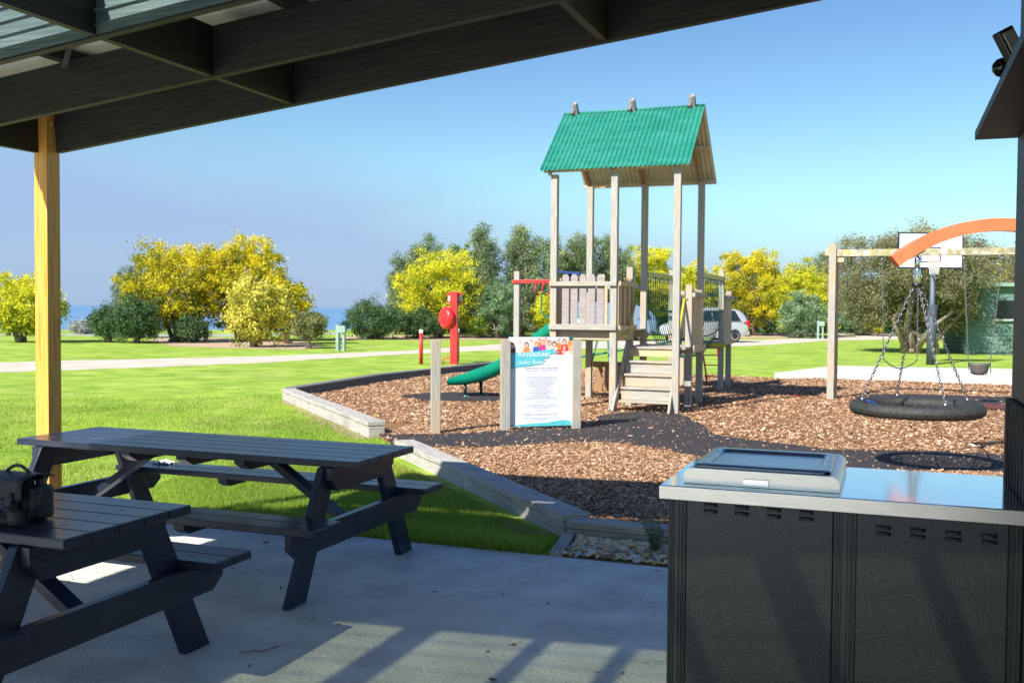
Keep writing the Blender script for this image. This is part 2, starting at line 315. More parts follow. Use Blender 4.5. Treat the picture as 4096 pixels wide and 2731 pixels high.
class MB:
    def __init__(s): s.v = []; s.f = []; s.uv = []; s.sm = []
    def face(s, idx, uvs=None, smooth=False):
        s.f.append(idx); s.sm.append(smooth)
        s.uv.extend(uvs if uvs else [(s.v[i][0], s.v[i][1]) for i in idx])
    def obox(s, c, X, Y, Z, hx, hy, hz, taper=0):
        """box; X is the long (grain) axis"""
        b = len(s.v); o = random.random() * 9, random.random() * 9
        cs = []
        for i in (-1, 1):
            for j in (-1, 1):
                for k in (-1, 1):
                    s.v.append(tuple(c + X * hx * i + Y * hy * j + Z * hz * k)); cs.append((i * hx, j * hy, k * hz))
        for q, (a, d) in {(0, 1, 3, 2): (1, 2), (4, 6, 7, 5): (1, 2), (0, 4, 5, 1): (0, 2), (2, 3, 7, 6): (0, 2), (0, 2, 6, 4): (0, 1), (1, 5, 7, 3): (0, 1)}.items():
            s.face([b + i for i in q], [(cs[i][a] + o[0], cs[i][d] + o[1] + (0.5 if d == 1 else 0)) for i in q])
        return s
    def box(s, x0, x1, y0, y1, z0, z1):
        d = [abs(x1 - x0), abs(y1 - y0), abs(z1 - z0)]
        c = V((x0 + x1) / 2, (y0 + y1) / 2, (z0 + z1) / 2)
        ax = [V(1, 0, 0), V(0, 1, 0), V(0, 0, 1)]
        i = d.index(max(d)); o = [k for k in range(3) if k != i]
        a, b_, e = ax[i], ax[o[0]], ax[o[1]]
        h = (d[i] / 2, d[o[0]] / 2, d[o[1]] / 2)
        if a.cross(b_).dot(e) < 0: b_, e = e, b_; h = (h[0], h[2], h[1])
        return s.obox(c, a, b_, e, *h)
    def bar(s, p0, p1, wd, ht, upv=(0, 0, 1)):
        p0, p1 = Vector(p0), Vector(p1); X = (p1 - p0); L = X.length; X.normalize()
        Y = Vector(upv).cross(X).normalized(); Z = X.cross(Y)
        return s.obox((p0 + p1) / 2, X, Y, Z, L / 2, wd / 2, ht / 2)
    def prism(s, poly, P, A, B, T):
        """polygon (a,b) in plane P + a*A + b*B, thickness vector T"""
        P, A, B, T = map(Vector, (P, A, B, T))
        n = len(poly); b = len(s.v)
        if A.cross(B).dot(T) < 0: poly = list(reversed(poly))
        o = random.random() * 9
        for k in (0, 1):
            for (x, y) in poly: s.v.append(tuple(P + A * x + B * y + T * k))
        s.face([b + i for i in reversed(range(n))], [(poly[i][0] + o, poly[i][1]) for i in reversed(range(n))])
        s.face([b + n + i for i in range(n)], [(poly[i][0] + o, poly[i][1]) for i in range(n)])
        tl = T.length
        for i in range(n):
            j = (i + 1) % n
            q = [b + i, b + j, b + n + j, b + n + i]
            l = math.dist(poly[i], poly[j])
            s.face(q, [(o, 0), (o + l, 0), (o + l, tl), (o, tl)])
        return s
    def tube(s, pts, r, n=8, cap=True, closed=False, smooth=True):
        pts = [Vector(p) for p in pts]; m_ = len(pts); b = len(s.v)
        rs = r if hasattr(r, '__len__') else [r] * m_
        prev = None; acc = 0
        for i, p in enumerate(pts):
            if closed: t = pts[(i + 1) % m_] - pts[i - 1]
            else: t = pts[min(i + 1, m_ - 1)] - pts[max(i - 1, 0)]
            t.normalize()
            if prev is None:
                a = V(0, 0, 1) if abs(t.z) < 0.9 else V(1, 0, 0)
                nx = a.cross(t).normalized()
            else:
                nx = (prev - t * prev.dot(t)).normalized()
            prev = nx; ny = t.cross(nx)
            for k in range(n):
                an = 2 * math.pi * k / n
                s.v.append(tuple(p + nx * (math.cos(an) * rs[i]) + ny * (math.sin(an) * rs[i])))
        seg = m_ if closed else m_ - 1
        for i in range(seg):
            i2 = (i + 1) % m_
            for k in range(n):
                k2 = (k + 1) % n
                s.face([b + i * n + k, b + i * n + k2, b + i2 * n + k2, b + i2 * n + k], [(i, k / n), (i, (k + 1) / n), (i + 1, (k + 1) / n), (i + 1, k / n)], smooth)
        if cap and not closed:
            s.face([b + k for k in reversed(range(n))]); s.face([b + (m_ - 1) * n + k for k in range(n)])
        return s
    def lathe(s, prof, c, n=16, axis=(0, 0, 1), smooth=True):
        c = Vector(c); A = Vector(axis).normalized()
        a = V(1, 0, 0) if abs(A.x) < 0.9 else V(0, 1, 0)
        X = a.cross(A).normalized(); Y = A.cross(X); b = len(s.v); m_ = len(prof)
        for (r, h) in prof:
            for k in range(n):
                an = 2 * math.pi * k / n
                s.v.append(tuple(c + A * h + X * (math.cos(an) * r) + Y * (math.sin(an) * r)))
        for i in range(m_ - 1):
            for k in range(n):
                k2 = (k + 1) % n
                s.face([b + i * n + k, b + i * n + k2, b + (i + 1) * n + k2, b + (i + 1) * n + k], None, smooth)
        s.face([b + k for k in reversed(range(n))]); s.face([b + (m_ - 1) * n + k for k in range(n)])
        return s
    def grid(s, P, nu, nv, smooth=True, flip=False):
        """P(i,j) -> point for i<=nu, j<=nv"""
        b = len(s.v)
        for i in range(nu + 1):
            for j in range(nv + 1): s.v.append(tuple(P(i, j)))
        for i in range(nu):
            for j in range(nv):
                q = [b + i * (nv + 1) + j, b + (i + 1) * (nv + 1) + j, b + (i + 1) * (nv + 1) + j + 1, b + i * (nv + 1) + j + 1]
                if flip: q.reverse()
                s.face(q, None, smooth)
        return s
    def build(s, name, mat, parent=None, bevel=0, seg=2, subs=0, solid=0):
        me = bpy.data.meshes.new(name)
        off = Vector((0, 0, 0))
        if parent is not None and parent.get('_world'): off = Vector(parent['_world'])
        vs = [(v[0] - off.x, v[1] - off.y, v[2] - off.z) for v in s.v]
        top = parent is None
        if top:
            a = np.array(vs); o = Vector(((a[:, 0].min() + a[:, 0].max()) / 2, (a[:, 1].min() + a[:, 1].max()) / 2, a[:, 2].min()))
            vs = [(v[0] - o.x, v[1] - o.y, v[2] - o.z) for v in vs]
        me.from_pydata(vs, [], s.f)
        uvl = me.uv_layers.new(name='UVMap')
        uvl.data.foreach_set('uv', np.array(s.uv, dtype=np.float32).ravel())
        me.polygons.foreach_set('use_smooth', s.sm)
        me.materials.append(mat)
        me.update()
        ob = bpy.data.objects.new(name, me)
        COL.objects.link(ob)
        if top: ob.location = o
        else: ob.parent = parent
        if solid:
            mo = ob.modifiers.new('solid', 'SOLIDIFY'); mo.thickness = solid
        if bevel:
            mo = ob.modifiers.new('bevel', 'BEVEL'); mo.width = bevel; mo.segments = seg; mo.limit_method = 'ANGLE'
        if subs:
            mo = ob.modifiers.new('subs', 'SUBSURF'); mo.levels = subs; mo.render_levels = subs
        return ob

def tag(o, label=None, cat=None, group=None, kind=None):
    if label: o['label'] = label
    if cat: o['category'] = cat
    if group: o['group'] = group
    if kind: o['kind'] = kind
    return o

def thing(name, label, cat, loc=(0, 0, 0), group=None, rotz=0):
    """Empty at the thing's base; parts are written in world coordinates unless rotz/local is used"""
    o = bpy.data.objects.new(name, None); COL.objects.link(o)
    o.location = loc; o.rotation_euler = (0, 0, rotz); o.empty_display_size = 0.2
    o['_world'] = list(loc)
    return tag(o, label, cat, group)

def local(t):          # parts of this thing are written in its own coordinates
    t['_world'] = [0.0, 0.0, 0.0]
    return t

def copy_tree(o, parent=None):
    c = o.copy(); COL.objects.link(c)
    if parent is not None: c.parent = parent
    for ch in list(o.children): copy_tree(ch, c)
    return c

def struct(name, mb, mat, label=None):
    o = mb.build(name, mat); o['kind'] = 'structure'
    return o

def npmesh(name, verts, nv, mat, tint=None, parent=None, smooth=False):
    """many separate polygons of nv corners each, from an (n*nv,3) array"""
    n = len(verts) // nv
    me = bpy.data.meshes.new(name)
    off = np.zeros(3)
    if parent is not None and parent.get('_world'): off = np.array(list(parent['_world']))
    me.vertices.add(n * nv); me.vertices.foreach_set('co', (verts - off).astype(np.float32).ravel())
    me.loops.add(n * nv); me.loops.foreach_set('vertex_index', np.arange(n * nv, dtype=np.int32))
    me.polygons.add(n); me.polygons.foreach_set('loop_start', np.arange(0, n * nv, nv, dtype=np.int32))
    me.update(calc_edges=True)
    if tint is not None:
        a = me.attributes.new('tint', 'FLOAT', 'POINT'); a.data.foreach_set('value', np.repeat(tint, nv).astype(np.float32))
    me.materials.append(mat)
    ob = bpy.data.objects.new(name, me); COL.objects.link(ob)
    if parent is not None: ob.parent = parent
    return ob

def inside(px, py, poly):
    r = np.zeros(len(px), bool); n = len(poly); j = n - 1
    for i in range(n):
        xi, yi = poly[i]; xj, yj = poly[j]
        c = ((yi > py) != (yj > py)) & (px < (xj - xi) * (py - yi) / ((yj - yi) + 1e-12) + xi)
        r ^= c; j = i
    return r

def sheet(name, poly, z, mat, kind='structure', skirt=0.0, wob=0.0, label=None):
    mb = MB(); pts = list(poly)
    if wob:
        q = []
        for i in range(len(pts)):
            a, b = Vector(pts[i]), Vector(pts[(i + 1) % len(pts)])
            k = max(1, int((b - a).length / 0.35))
            for t in range(k):
                p = a.lerp(b, t / k); q.append((p.x + random.uniform(-wob, wob), p.y + random.uniform(-wob, wob)))
        pts = q
    ar = sum(pts[i][0] * pts[(i + 1) % len(pts)][1] - pts[(i + 1) % len(pts)][0] * pts[i][1] for i in range(len(pts)))
    if ar < 0: pts.reverse()
    mb.v = [(x, y, z) for x, y in pts]
    mb.face(list(range(len(pts))))
    if skirt:
        n = len(pts); mb.v += [(x, y, z - skirt) for x, y in pts]
        for i in range(n):
            j = (i + 1) % n; mb.face([i, n + i, n + j, j])
    o = mb.build(name, mat); o['kind'] = kind
    return o

# ------------------------------------------------------------------ ground, sea, roads
land = [(-40, -30), (-69.7, 35.5), (-54.3, 48.9), (-37.1, 63.8), (-29.9, 81), (-7.2, 128), (20, 157), (86, 227), (140, 200), (120, -30)]
mb = MB(); mb.v = [(x, y, 0) for x, y in land][::-1]; mb.face(list(range(len(land))))
n0 = len(land); mb.v += [(x * 1.12, y * 1.12, -9) for x, y in land][::-1]
for i in range(n0):
    j = (i + 1) % n0; mb.face([i, n0 + i, n0 + j, j])
struct('ground', mb, M['grass_ground'])
mb = MB(); S = 30000; mb.v = [(-S, -S, -6), (S, -S, -6), (S, S, -6), (-S, S, -6)]; mb.face([0, 1, 2, 3]); struct('sea', mb, M['sea'])

sheet('gravel_road', [(-23.44, 21.08), (-21.52, 24.09), (-19.28, 27.59), (-17.1, 34.01), (-16.58, 43.89), (-13.0, 50.5), (-9.09, 55.33), (-6.6, 56.6), (-3.82, 67.58), (8.84, 87.37), (12, 85), (7.3, 72.09), (-3.25, 57.55), (-5.2, 49.0), (-7.25, 44.18), (-13.93, 36.87), (-15.82, 31.81), (-17.03, 24.37), (-18.5, 20.71), (-19.96, 17.95), (-26, 9), (-31, 10)], 0.004, M['road'], wob=0.08)
sheet('coastal_road', [(-52, 35.6), (-41.66, 41.2), (-34.31, 45.08), (-31.5, 53.5), (-33.5, 56.5), (-36.5, 47.5), (-44, 43.4), (-53, 38.5)], 0.004, M['grey_road'])
MULCH = [[(-32.51, 37.54), (-27.08, 32.79), (-24.04, 32.12), (-20.85, 32.65), (-21.55, 35.2), (-25.57, 40.03), (-30.5, 42.16), (-36.48, 43.48)],
         [(-26.5, 43.8), (-21.28, 45.8), (-17.8, 49.54), (-14.5, 58), (-20.8, 58.05), (-29.03, 50.45)],
         [(-10.32, 62.79), (-8.03, 58.9), (-5.37, 62.32), (-4.3, 70.12), (-4.6, 76), (-13.65, 74)],
         [(-3.28, 70.9), (0.14, 70.9), (3.6, 68.15), (5.3, 79.08), (-4.2, 79.5)]]
for k, p in enumerate(MULCH):
    sheet('mulch_bed', p, 0.008, M['mulch'], wob=0.2)

# patio slab: X from -9 to 3, front edge at Y=6.15
SL = 0.03
mb = MB(); mb.box(-9.0, 3.0, -14.0, 6.15, -0.2, SL)
slab = struct('patio_slab', mb, M['concrete']); bv = slab.modifiers.new('b', 'BEVEL'); bv.width = 0.006; bv.segments = 2
slab.location.z = -0.23 + 0.006

# ------------------------------------------------------------------ playground surface
PG = [(-9.75, 14.9), (-6.9, 11.95), (-5.95, 11.0), (-4.98, 9.86), (-3.5, 8.3), (-2.05, 6.85), (1.0, 6.78), (9.0, 6.78), (9.0, 24.0), (2.5, 24.12), (-1.4, 24.5), (-2.4, 24.0), (-2.9, 24.25), (-4.9, 24.7), (-7.6, 25.7), (-9.75, 25.1), (-10.15, 19.0)]
ZC = 0.04
sheet('wood_chip_bed', PG, ZC, M['chip_ground'], skirt=0.06)
PATH = [(-5.92, 10.95), (-5.29, 11.26), (-4.63, 11.98), (-3.95, 12.6), (-3.8, 13.3), (-4.0, 14.1), (-3.85, 14.7), (-3.5, 15.1), (-2.96, 15.05), (-2.5, 14.0), (-2.06, 12.63), (-0.64, 11.85), (0.4, 12.15), (1.3, 12.25), (2.4, 12.0), (2.6, 11.2), (1.09, 10.85), (-0.36, 10.41), (-1.2, 10.4), (-1.82, 10.65), (-2.16, 10.92), (-2.6, 11.2), (-2.98, 11.38), (-3.55, 11.16), (-4.0, 10.75), (-4.21, 10.46), (-4.84, 10.2), (-5.2, 9.95), (-5.5, 10.4)]
RUB2 = [(-8.2, 15.9), (-8.0, 16.7), (-7.2, 17.3), (-6.4, 17.0), (-5.95, 16.2), (-6.4, 15.6), (-7.35, 15.25)]
RUB3 = [(-0.62, 19.3), (-0.3, 20.1), (0.45, 20.5), (2.8, 20.6), (3.0, 18.2), (1.84, 17.7), (0.4, 17.9), (-0.4, 18.5)]
sheet('rubber_path', PATH, ZC + 0.012, M['rubber'], wob=0.02)
sheet('rubber_mat', RUB2, ZC + 0.012, M['rubber'], wob=0.02)
sheet('rubber_mat', RUB3, ZC + 0.012, M['rubber'], wob=0.02)
sheet('rubber_mat', [(1.15, 17.95), (3.2, 17.8), (3.2, 18.9), (1.2, 18.8)], ZC + 0.018, M['rubber_red'], wob=0.02)
sheet('basket_court', [(-2.63, 26.15), (-1.37, 24.62), (6, 24.0), (8, 31.2), (3.26, 30.9), (-1.51, 30.25)], 0.05, M['pale_concrete'], skirt=0.06)
for p in [[(-5.25, 9.75), (-5.0, 9.45), (-3.9, 8.35), (-3.2, 7.6), (-2.3, 6.75), (-2.25, 6.62), (-2.6, 6.85), (-3.5, 7.75), (-4.3, 8.5), (-5.3, 9.4), (-5.6, 9.9)],
          [(-9.9, 14.6), (-6.3, 10.85), (-6.0, 10.7), (-5.9, 10.85), (-9.75, 14.75)]]:
    sheet('bare_soil', p, 0.003, M['soil'], wob=0.06)
SOIL = [[(-5.45, 9.85), (-5.0, 9.4), (-2.2, 6.6), (-2.0, 6.7), (-5.0, 9.75)], [(-9.9, 14.6), (-6.3, 10.8), (-5.9, 10.85), (-9.75, 14.75)],
        [(-9.6, 11.9), (-8.6, 11.0), (-7.3, 10.9), (-6.9, 11.2), (-7.4, 11.7), (-8.4, 12.1), (-9.0, 12.3)], [(-4.2, 6.9), (-3.7, 6.75), (-3.4, 6.95), (-3.7, 7.2), (-4.1, 7.2)]]

# wood chips as real geometry, denser where the camera can resolve them
def scatter_chips(n, box, zoff, ll, name, region, avoid=(), only=None, par=None):
    x = rng.uniform(box[0], box[1], n); y = rng.uniform(box[2], box[3], n)
    k = inside(x, y, region)
    for a in avoid: k &= ~inside(x, y, a)
    x, y = x[k], y[k]; n = len(x)
    lump = 0.012 * (np.sin(x * 3.1 + 1.3 * np.sin(y * 2.2)) + np.sin(y * 3.7 + x * 1.1))
    z = zoff + np.maximum(lump, -0.004) * 0.6 + rng.uniform(0, 0.018, n)
    a = rng.uniform(0, 2 * np.pi, n); t = rng.normal(0, 0.28, n); t2 = rng.normal(0, 0.4, n)
    l = rng.gamma(4.0, ll / 4, n) * 0.5; wd = l * rng.uniform(0.22, 0.5, n)
    u = np.stack([np.cos(a) * np.cos(t), np.sin(a) * np.cos(t), np.sin(t)], 1)
    s_ = np.stack([-np.sin(a) * np.cos(t2), np.cos(a) * np.cos(t2), np.sin(t2)], 1)
    c = np.stack([x, y, z], 1)
    L_ = l[:, None]; W_ = wd[:, None]
    v = np.stack([c - u * L_ - s_ * W_ * 0.5, c + u * L_ * 0.8 - s_ * W_, c + u * L_ + s_ * W_ * 0.4, c - u * L_ * 0.7 + s_ * W_], 1).reshape(-1, 3)
    tint = np.clip(rng.beta(2.0, 1.7, n), 0, 1)
    o = npmesh(name, v, 4, M['chips'], tint, par)
    tag(o, kind='stuff')
    return o
o = scatter_chips(300000, (-6, 3.0, 6.6, 12.2), ZC, 0.024, 'wood_chips', PG, [PATH])
tag(o, 'loose reddish brown wood chips spread between the kerb and the rubber path', 'wood chips')
o = scatter_chips(230000, (-10.2, 4.0, 12.2, 25.5), ZC, 0.034, 'wood_chips', PG, [PATH, RUB2, RUB3])
tag(o, 'loose brown wood chips around the play tower and the swings', 'wood chips')
o = scatter_chips(7000, (-6, 3.0, 9.9, 15.2), ZC + 0.014, 0.022, 'stray_wood_chips', PATH)
tag(o, 'few pale wood chips strewn over the dark rubber path', 'wood chips')
o = scatter_chips(1500, (-9, 3.2, 15, 20.6), ZC + 0.014, 0.035, 'stray_wood_chips', RUB2 if False else [(-8.2, 15.2), (3.2, 17.5), (3.2, 20.6), (-8.2, 17.3)])
tag(o, 'pale wood chips strewn over the rubber pads by the slide and swings', 'wood chips')

fringe = [(x + random.uniform(-.05, .05), y + random.uniform(-.05, .05)) for x, y in PATH]
cx_, cy_ = -2.2, 11.6
o = scatter_chips(26000, (-6, 3.0, 9.9, 15.2), ZC + 0.012, 0.026, 'spilled_wood_chips', PATH, [[(cx_ + (x - cx_) * .93 if False else x + (0.11 if x < -4.6 else 0) - (0.1 if x > 1.5 else 0), y + (-.13 if k < 20 else .13)) for k, (x, y) in enumerate(PATH)]])
tag(o, 'wood chips kicked over the edges of the rubber path', 'wood chips')
# lawn blades
def blades(n, box, hh, ww, name, label, avoid, regions=None, dens=None):
    x = rng.uniform(box[0], box[1], n); y = rng.uniform(box[2], box[3], n)
    k = rng.random(n) < np.clip((20.5 - np.hypot(x, y)) / 8, 0, 1)
    for a in avoid: k &= ~inside(x, y, a)
    if regions is not None: k &= inside(x, y, regions)
    soil = np.zeros(n, bool)
    xx = x + .22 * np.sin(y * 6 + x * 3) + rng.normal(0, .12, n); yy = y + .18 * np.sin(x * 7) + rng.normal(0, .12, n)
    for a in SOIL: soil |= inside(xx, yy, a)
    k &= ~(soil & (rng.random(n) < 0.35))
    x, y, soil = x[k], y[k], soil[k]; n = len(x)
    h = hh * rng.uniform(0.5, 1.3, n) * (1 + 0.35 * np.sin(x * 2.3) * np.sin(y * 2.9 + x))
    a = rng.uniform(0, 2 * np.pi, n); ln = rng.uniform(0.1, 0.9, n) * h; la = rng.uniform(0, 2 * np.pi, n)
    wd = ww * rng.uniform(0.6, 1.3, n)
    dx, dy = np.cos(a) * wd, np.sin(a) * wd
    z0 = np.full(n, -0.005)
    p1 = np.stack([x - dx, y - dy, z0], 1); p2 = np.stack([x + dx, y + dy, z0], 1)
    p3 = np.stack([x + np.cos(la) * ln + dx * .25, y + np.sin(la) * ln + dy * .25, h], 1)
    v = np.stack([p1, p2, p3], 1).reshape(-1, 3)
    patch = 0.5 + 0.25 * np.sin(x * 1.3 + 2 * np.sin(y * 0.7)) + 0.2 * np.sin(y * 1.9 + x * 0.6)
    tint = np.clip(0.22 + 0.55 * patch + rng.normal(0, 0.16, n), 0.18, 1)
    dry = (rng.random(n) < 0.07 + .18 * (np.sin(x * .9 + 1.7 * np.sin(y * .55)) * np.sin(y * 1.1 + x * .4) > .55)) | (soil & (rng.random(n) < .55)); tint[dry] = rng.uniform(0, 0.14, dry.sum())
    o = npmesh(name, v, 3, M['blade'], tint)
    return tag(o, label, 'grass', kind='stuff')
SLB = [(-9.0, -6), (3, -6), (3, 6.145), (-9.0, 6.145)]
KERB = [(-5.2, 9.65), (-2.16, 6.6), (0, 6.5), (0, 9), (-4.8, 10)]
BED = [(-2.15, 6.1), (4, 6.1), (4, 6.9), (-2.15, 6.9)]
blades(240000, (-6.2, -1.95, 6.15, 10.2), 0.036, 0.0028, 'lawn_grass', 'lush green lawn blades between the patio and the sleeper kerb', [PG, KERB, BED])
blades(16000, (-4.6, -2.12, 6.15, 6.42), 0.085, 0.0035, 'lawn_grass', 'long unmown grass fringe along the edge of the patio', [PG, KERB, BED])
blades(420000, (-18, -5.2, 6.0, 19), 0.030, 0.0045, 'lawn_grass', 'sunlit mown lawn left of the playground kerb', [PG, SLB, KERB, [(-23, 21), (-31, 10), (-26, 9), (-17, 24.4)]])

# ------------------------------------------------------------------ sleeper kerbs
def kerb_run(t, pts, wd, z0, zc, zt, mat, piece=2.4):
    for i in range(len(pts) - 1):
        a, b = Vector(pts[i]), Vector(pts[i + 1]); L_ = (b - a).length; d = (b - a) / L_
        k = max(1, round(L_ / piece))
        for q in range(k):
            p, r = a + d * (L_ * q / k + 0.004), a + d * (L_ * (q + 1) / k - 0.004)
            wig = random.uniform(-0.004, 0.004)
            MB().bar((p.x, p.y, (zc + zt) / 2 + wig), (r.x, r.y, (zc + zt) / 2 + wig), wd, zt - zc).build('cap_board', mat, t, bevel=0.006)
            MB().bar((p.x, p.y, (z0 + zc) / 2 - 0.002), (r.x, r.y, (z0 + zc) / 2 - 0.002), wd - 0.03, zc - z0 - 0.008).build('sleeper', mat, t, bevel=0.006)
t = thing('timber_kerb', 'grey timber sleeper kerb crossing from the path to the pebble bed', 'kerb', (-3.5, 8.3, 0))
kerb_run(t, [(-5.0, 9.82), (-2.06, 6.74)], 0.22, -0.1, 0.12, 0.17, M['sleeper'], 2.2)
kerb_run(t, [(-2.1, 6.70), (3.0, 6.70)], 0.18, -0.1, 0.09, 0.14, M['sleeper'], 2.6)
t = thing('timber_kerb', 'grey timber sleeper kerb left of the rubber path, ending in a square block', 'kerb', (-7.9, 12.9, 0))
kerb_run(t, [(-9.85, 14.9), (-5.95, 10.95)], 0.24, -0.1, 0.15, 0.20, M['sleeper'], 2.9)
kerb_run(t, [(-9.9, 15.05), (-10.25, 19.0), (-9.85, 25.0)], 0.22, -0.1, 0.15, 0.20, M['sleeper_dark'], 2.9)
t = thing('timber_kerb', 'short thin timber edging between the lawn and the pebble bed', 'kerb', (-2.06, 6.3, 0))
MB().bar((-2.02, 6.16, 0.0), (-2.07, 6.60, 0.03), 0.085, 0.06).build('sleeper', M['sleeper'], t, bevel=0.005)
t = thing('concrete_kerb', 'white kerb board along the back of the wood chips by the court', 'kerb', (0, 24.3, 0))
for a, b in (((-2.55, 24.3), (-1.2, 24.45)), ((-1.2, 24.45), (1.4, 24.2)), ((1.4, 24.2), (4.2, 24.0))):
    MB().bar((*a, 0.07), (*b, 0.07), 0.12, 0.18).build('board', M['white_paint'] if False else M['pale_concrete'], t, bevel=0.01)

# ------------------------------------------------------------------ pebble bed
mb = MB(); mb.v = [(-2.0, 6.16, 0.004), (3, 6.16, 0.004), (3, 6.6, 0.004), (-2.0, 6.6, 0.004)]; mb.face([0, 1, 2, 3])
bed = struct('pebble_bed', mb, M['soil']); bed['_world'] = list(bed.location)
def pebble_mesh(seed):
    r = random.Random(seed); b = MB()
    prof = [(0.25, -0.5), (0.8, -0.32), (1.0, 0.0), (0.78, 0.34), (0.3, 0.5)]
    b.lathe([(p[0] * r.uniform(.9, 1.1), p[1]) for p in prof], (0, 0, 0), 8)
    b.v = [(v[0] * (1 + .12 * math.sin(3 * math.atan2(v[1], v[0]) + seed)), v[1], v[2]) for v in b.v]
    me = bpy.data.meshes.new('pebble'); me.from_pydata(b.v, [], b.f); me.polygons.foreach_set('use_smooth', [True] * len(b.f)); me.materials.append(PEB[seed % 5]); me.update()
    return me
pms = [pebble_mesh(i) for i in range(15)]
pts = []
for _ in range(40000):
    r = random.uniform(0.013, 0.027) if random.random() < .8 else random.uniform(0.027, 0.038)
    x = random.uniform(-1.98, -1.05); y = random.uniform(6.18, 6.58)
    if x < -2.03 + 0.06 * (6.6 - y) + r: continue
    ok = all((x - q[0]) ** 2 + (y - q[1]) ** 2 > (0.62 * (r + q[2])) ** 2 for q in pts)
    if ok: pts.append((x, y, r))
    if len(pts) > 620: break
pts.sort(key=lambda q: q[1] - q[2] * 4)
mid = []
for i, (x, y, r) in enumerate(pts):
    hz = 0.012 + 0.03 * (y - 6.18) / 0.4 + random.uniform(0, 0.012)
    if i < 300:
        o = bpy.data.objects.new('pebble', random.choices(pms, k=1)[0]); COL.objects.link(o)
        o.parent = bed; o.location = (x - bed.location.x, y - bed.location.y, hz - bed.location.z + 0.004)
        o.rotation_euler = (random.uniform(-.4, .4), random.uniform(-.4, .4), random.uniform(0, 6.28)); o.scale = (r * 1.25, r * .9, r * 0.8)
    else: mid.append((x, y, r, hz))
mbs = {k: MB() for k in range(3)}
for x, y, r, hz in mid:
    q = MB().lathe([(0.3, -.5), (.85, -.3), (1, 0), (.8, .34), (.3, .5)], (0, 0, 0), 7)
    a = random.uniform(0, 6.28); b = mbs[random.choice((0, 0, 1))]; n0 = len(b.v)
    b.v += [(x + r * (v[0] * 1.25 * math.cos(a) - v[1] * .9 * math.sin(a)), y + r * (v[0] * 1.25 * math.sin(a) + v[1] * .9 * math.cos(a)), hz + v[2] * r * .8) for v in q.v]
    for f in q.f: b.face([n0 + i for i in f], None, True)
for k, b in mbs.items():
    if b.v:
        o = b.build('pebbles', PEB[k], bed); o['kind'] = 'stuff'
def foliage(P, size, mat, name, parent, tint, asp=0.5, droop=0.0):
    n = len(P)
    nrm = rng.normal(size=(n, 3)); nrm[:, 2] = np.abs(nrm[:, 2]) * 0.7; nrm /= np.linalg.norm(nrm, axis=1)[:, None]
    t_ = rng.normal(size=(n, 3)); t_[:, 2] -= droop; t_ -= nrm * (t_ * nrm).sum(1)[:, None]; t_ /= np.linalg.norm(t_, axis=1)[:, None]
    b_ = np.cross(nrm, t_)
    L_ = (size * rng.uniform(0.6, 1.4, n))[:, None]; W_ = L_ * asp
    v = np.stack([P - t_ * L_, P + b_ * W_, P + t_ * L_, P - b_ * W_], 1).reshape(-1, 3)
    return npmesh(name, v, 4, mat, tint, parent)
t = thing('rosemary_plant', 'small rosemary bush growing among the pebbles beside the cabinet', 'plant', (-1.42, 6.42, 0.03))
P = []
mb = MB()
for k in range(26):
    a = random.uniform(0, 6.28); ln = random.uniform(0.08, 0.27); sp = random.uniform(0.05, 0.45)
    d = V(math.cos(a) * sp, math.sin(a) * sp, 1).normalized(); p0 = V(-1.42 + random.uniform(-.03, .03), 6.42 + random.uniform(-.03, .03), 0.02)
    mb.tube([p0, p0 + d * ln * .5, p0 + d * ln + V(0, 0, .01)], [0.002, .0015, .001], 4)
    for q in range(int(ln * 480)):
        s_ = random.random(); p = p0 + d * ln * s_; P.append(p + V(random.gauss(0, .008), random.gauss(0, .008), random.gauss(0, .006)))
mb.build('stems', M['bark'], t)
P = np.array([list(p) for p in P]); foliage(P, 0.0085, LEAF['rosemary'], 'leaves', t, rng.random(len(P)), 0.22)

# ------------------------------------------------------------------ picnic shelter
def zb(x): return 2.643 + 0.1069 * (x + 5.357)
BD = 0.27
t = thing('picnic_shelter', 'dark timber shelter roof on a honey coloured post over the patio', 'shelter', (-2.5, 1, 0))
YB = [5.25, 4.48, 3.65, 2.87, 1.5, -1.1, -2.3]
for y in YB:
    x0 = -5.302 if y > 5 else -5.37
    MB().bar((x0, y, zb(x0) + BD / 2), (0.95, y, zb(0.95) + BD / 2), 0.045, BD).build('beam', M['beam'], t, bevel=0.002)
NX = [-5.40, -3.44, -1.475, 0.49]
for nx in NX:
    for i in range(len(YB) - 1):
        a, b = YB[i] - 0.026, YB[i + 1] + 0.026
        if nx == -5.40:
            b -= 0.05; a = 5.158 if i == 0 else a + .05
        MB().bar((nx, b, zb(nx) + BD / 2 + 0.003), (nx, a, zb(nx) + BD / 2 + 0.003), 0.045, BD - 0.006).build('nogging', M['beam'], t)
PX = [-5.3, -4.45, -3.78, -2.95, -2.05, -1.15, -0.25, 0.6]
for px in PX:
    MB().bar((px, 3.66, zb(px) + BD + 0.036), (px, 5.28, zb(px) + BD + 0.036), 0.07, 0.07).build('purlin', M['beam'], t)
for px in PX[:1] + [-4.0, -3.45, -2.9, -2.5, -2.0, -1.5, -1.0, -0.5, 0, 0.6]:
    MB().bar((px, -2.38, zb(px) + BD + 0.036), (px, 3.18, zb(px) + BD + 0.036), 0.07, 0.07).build('purlin', M['beam'], t)
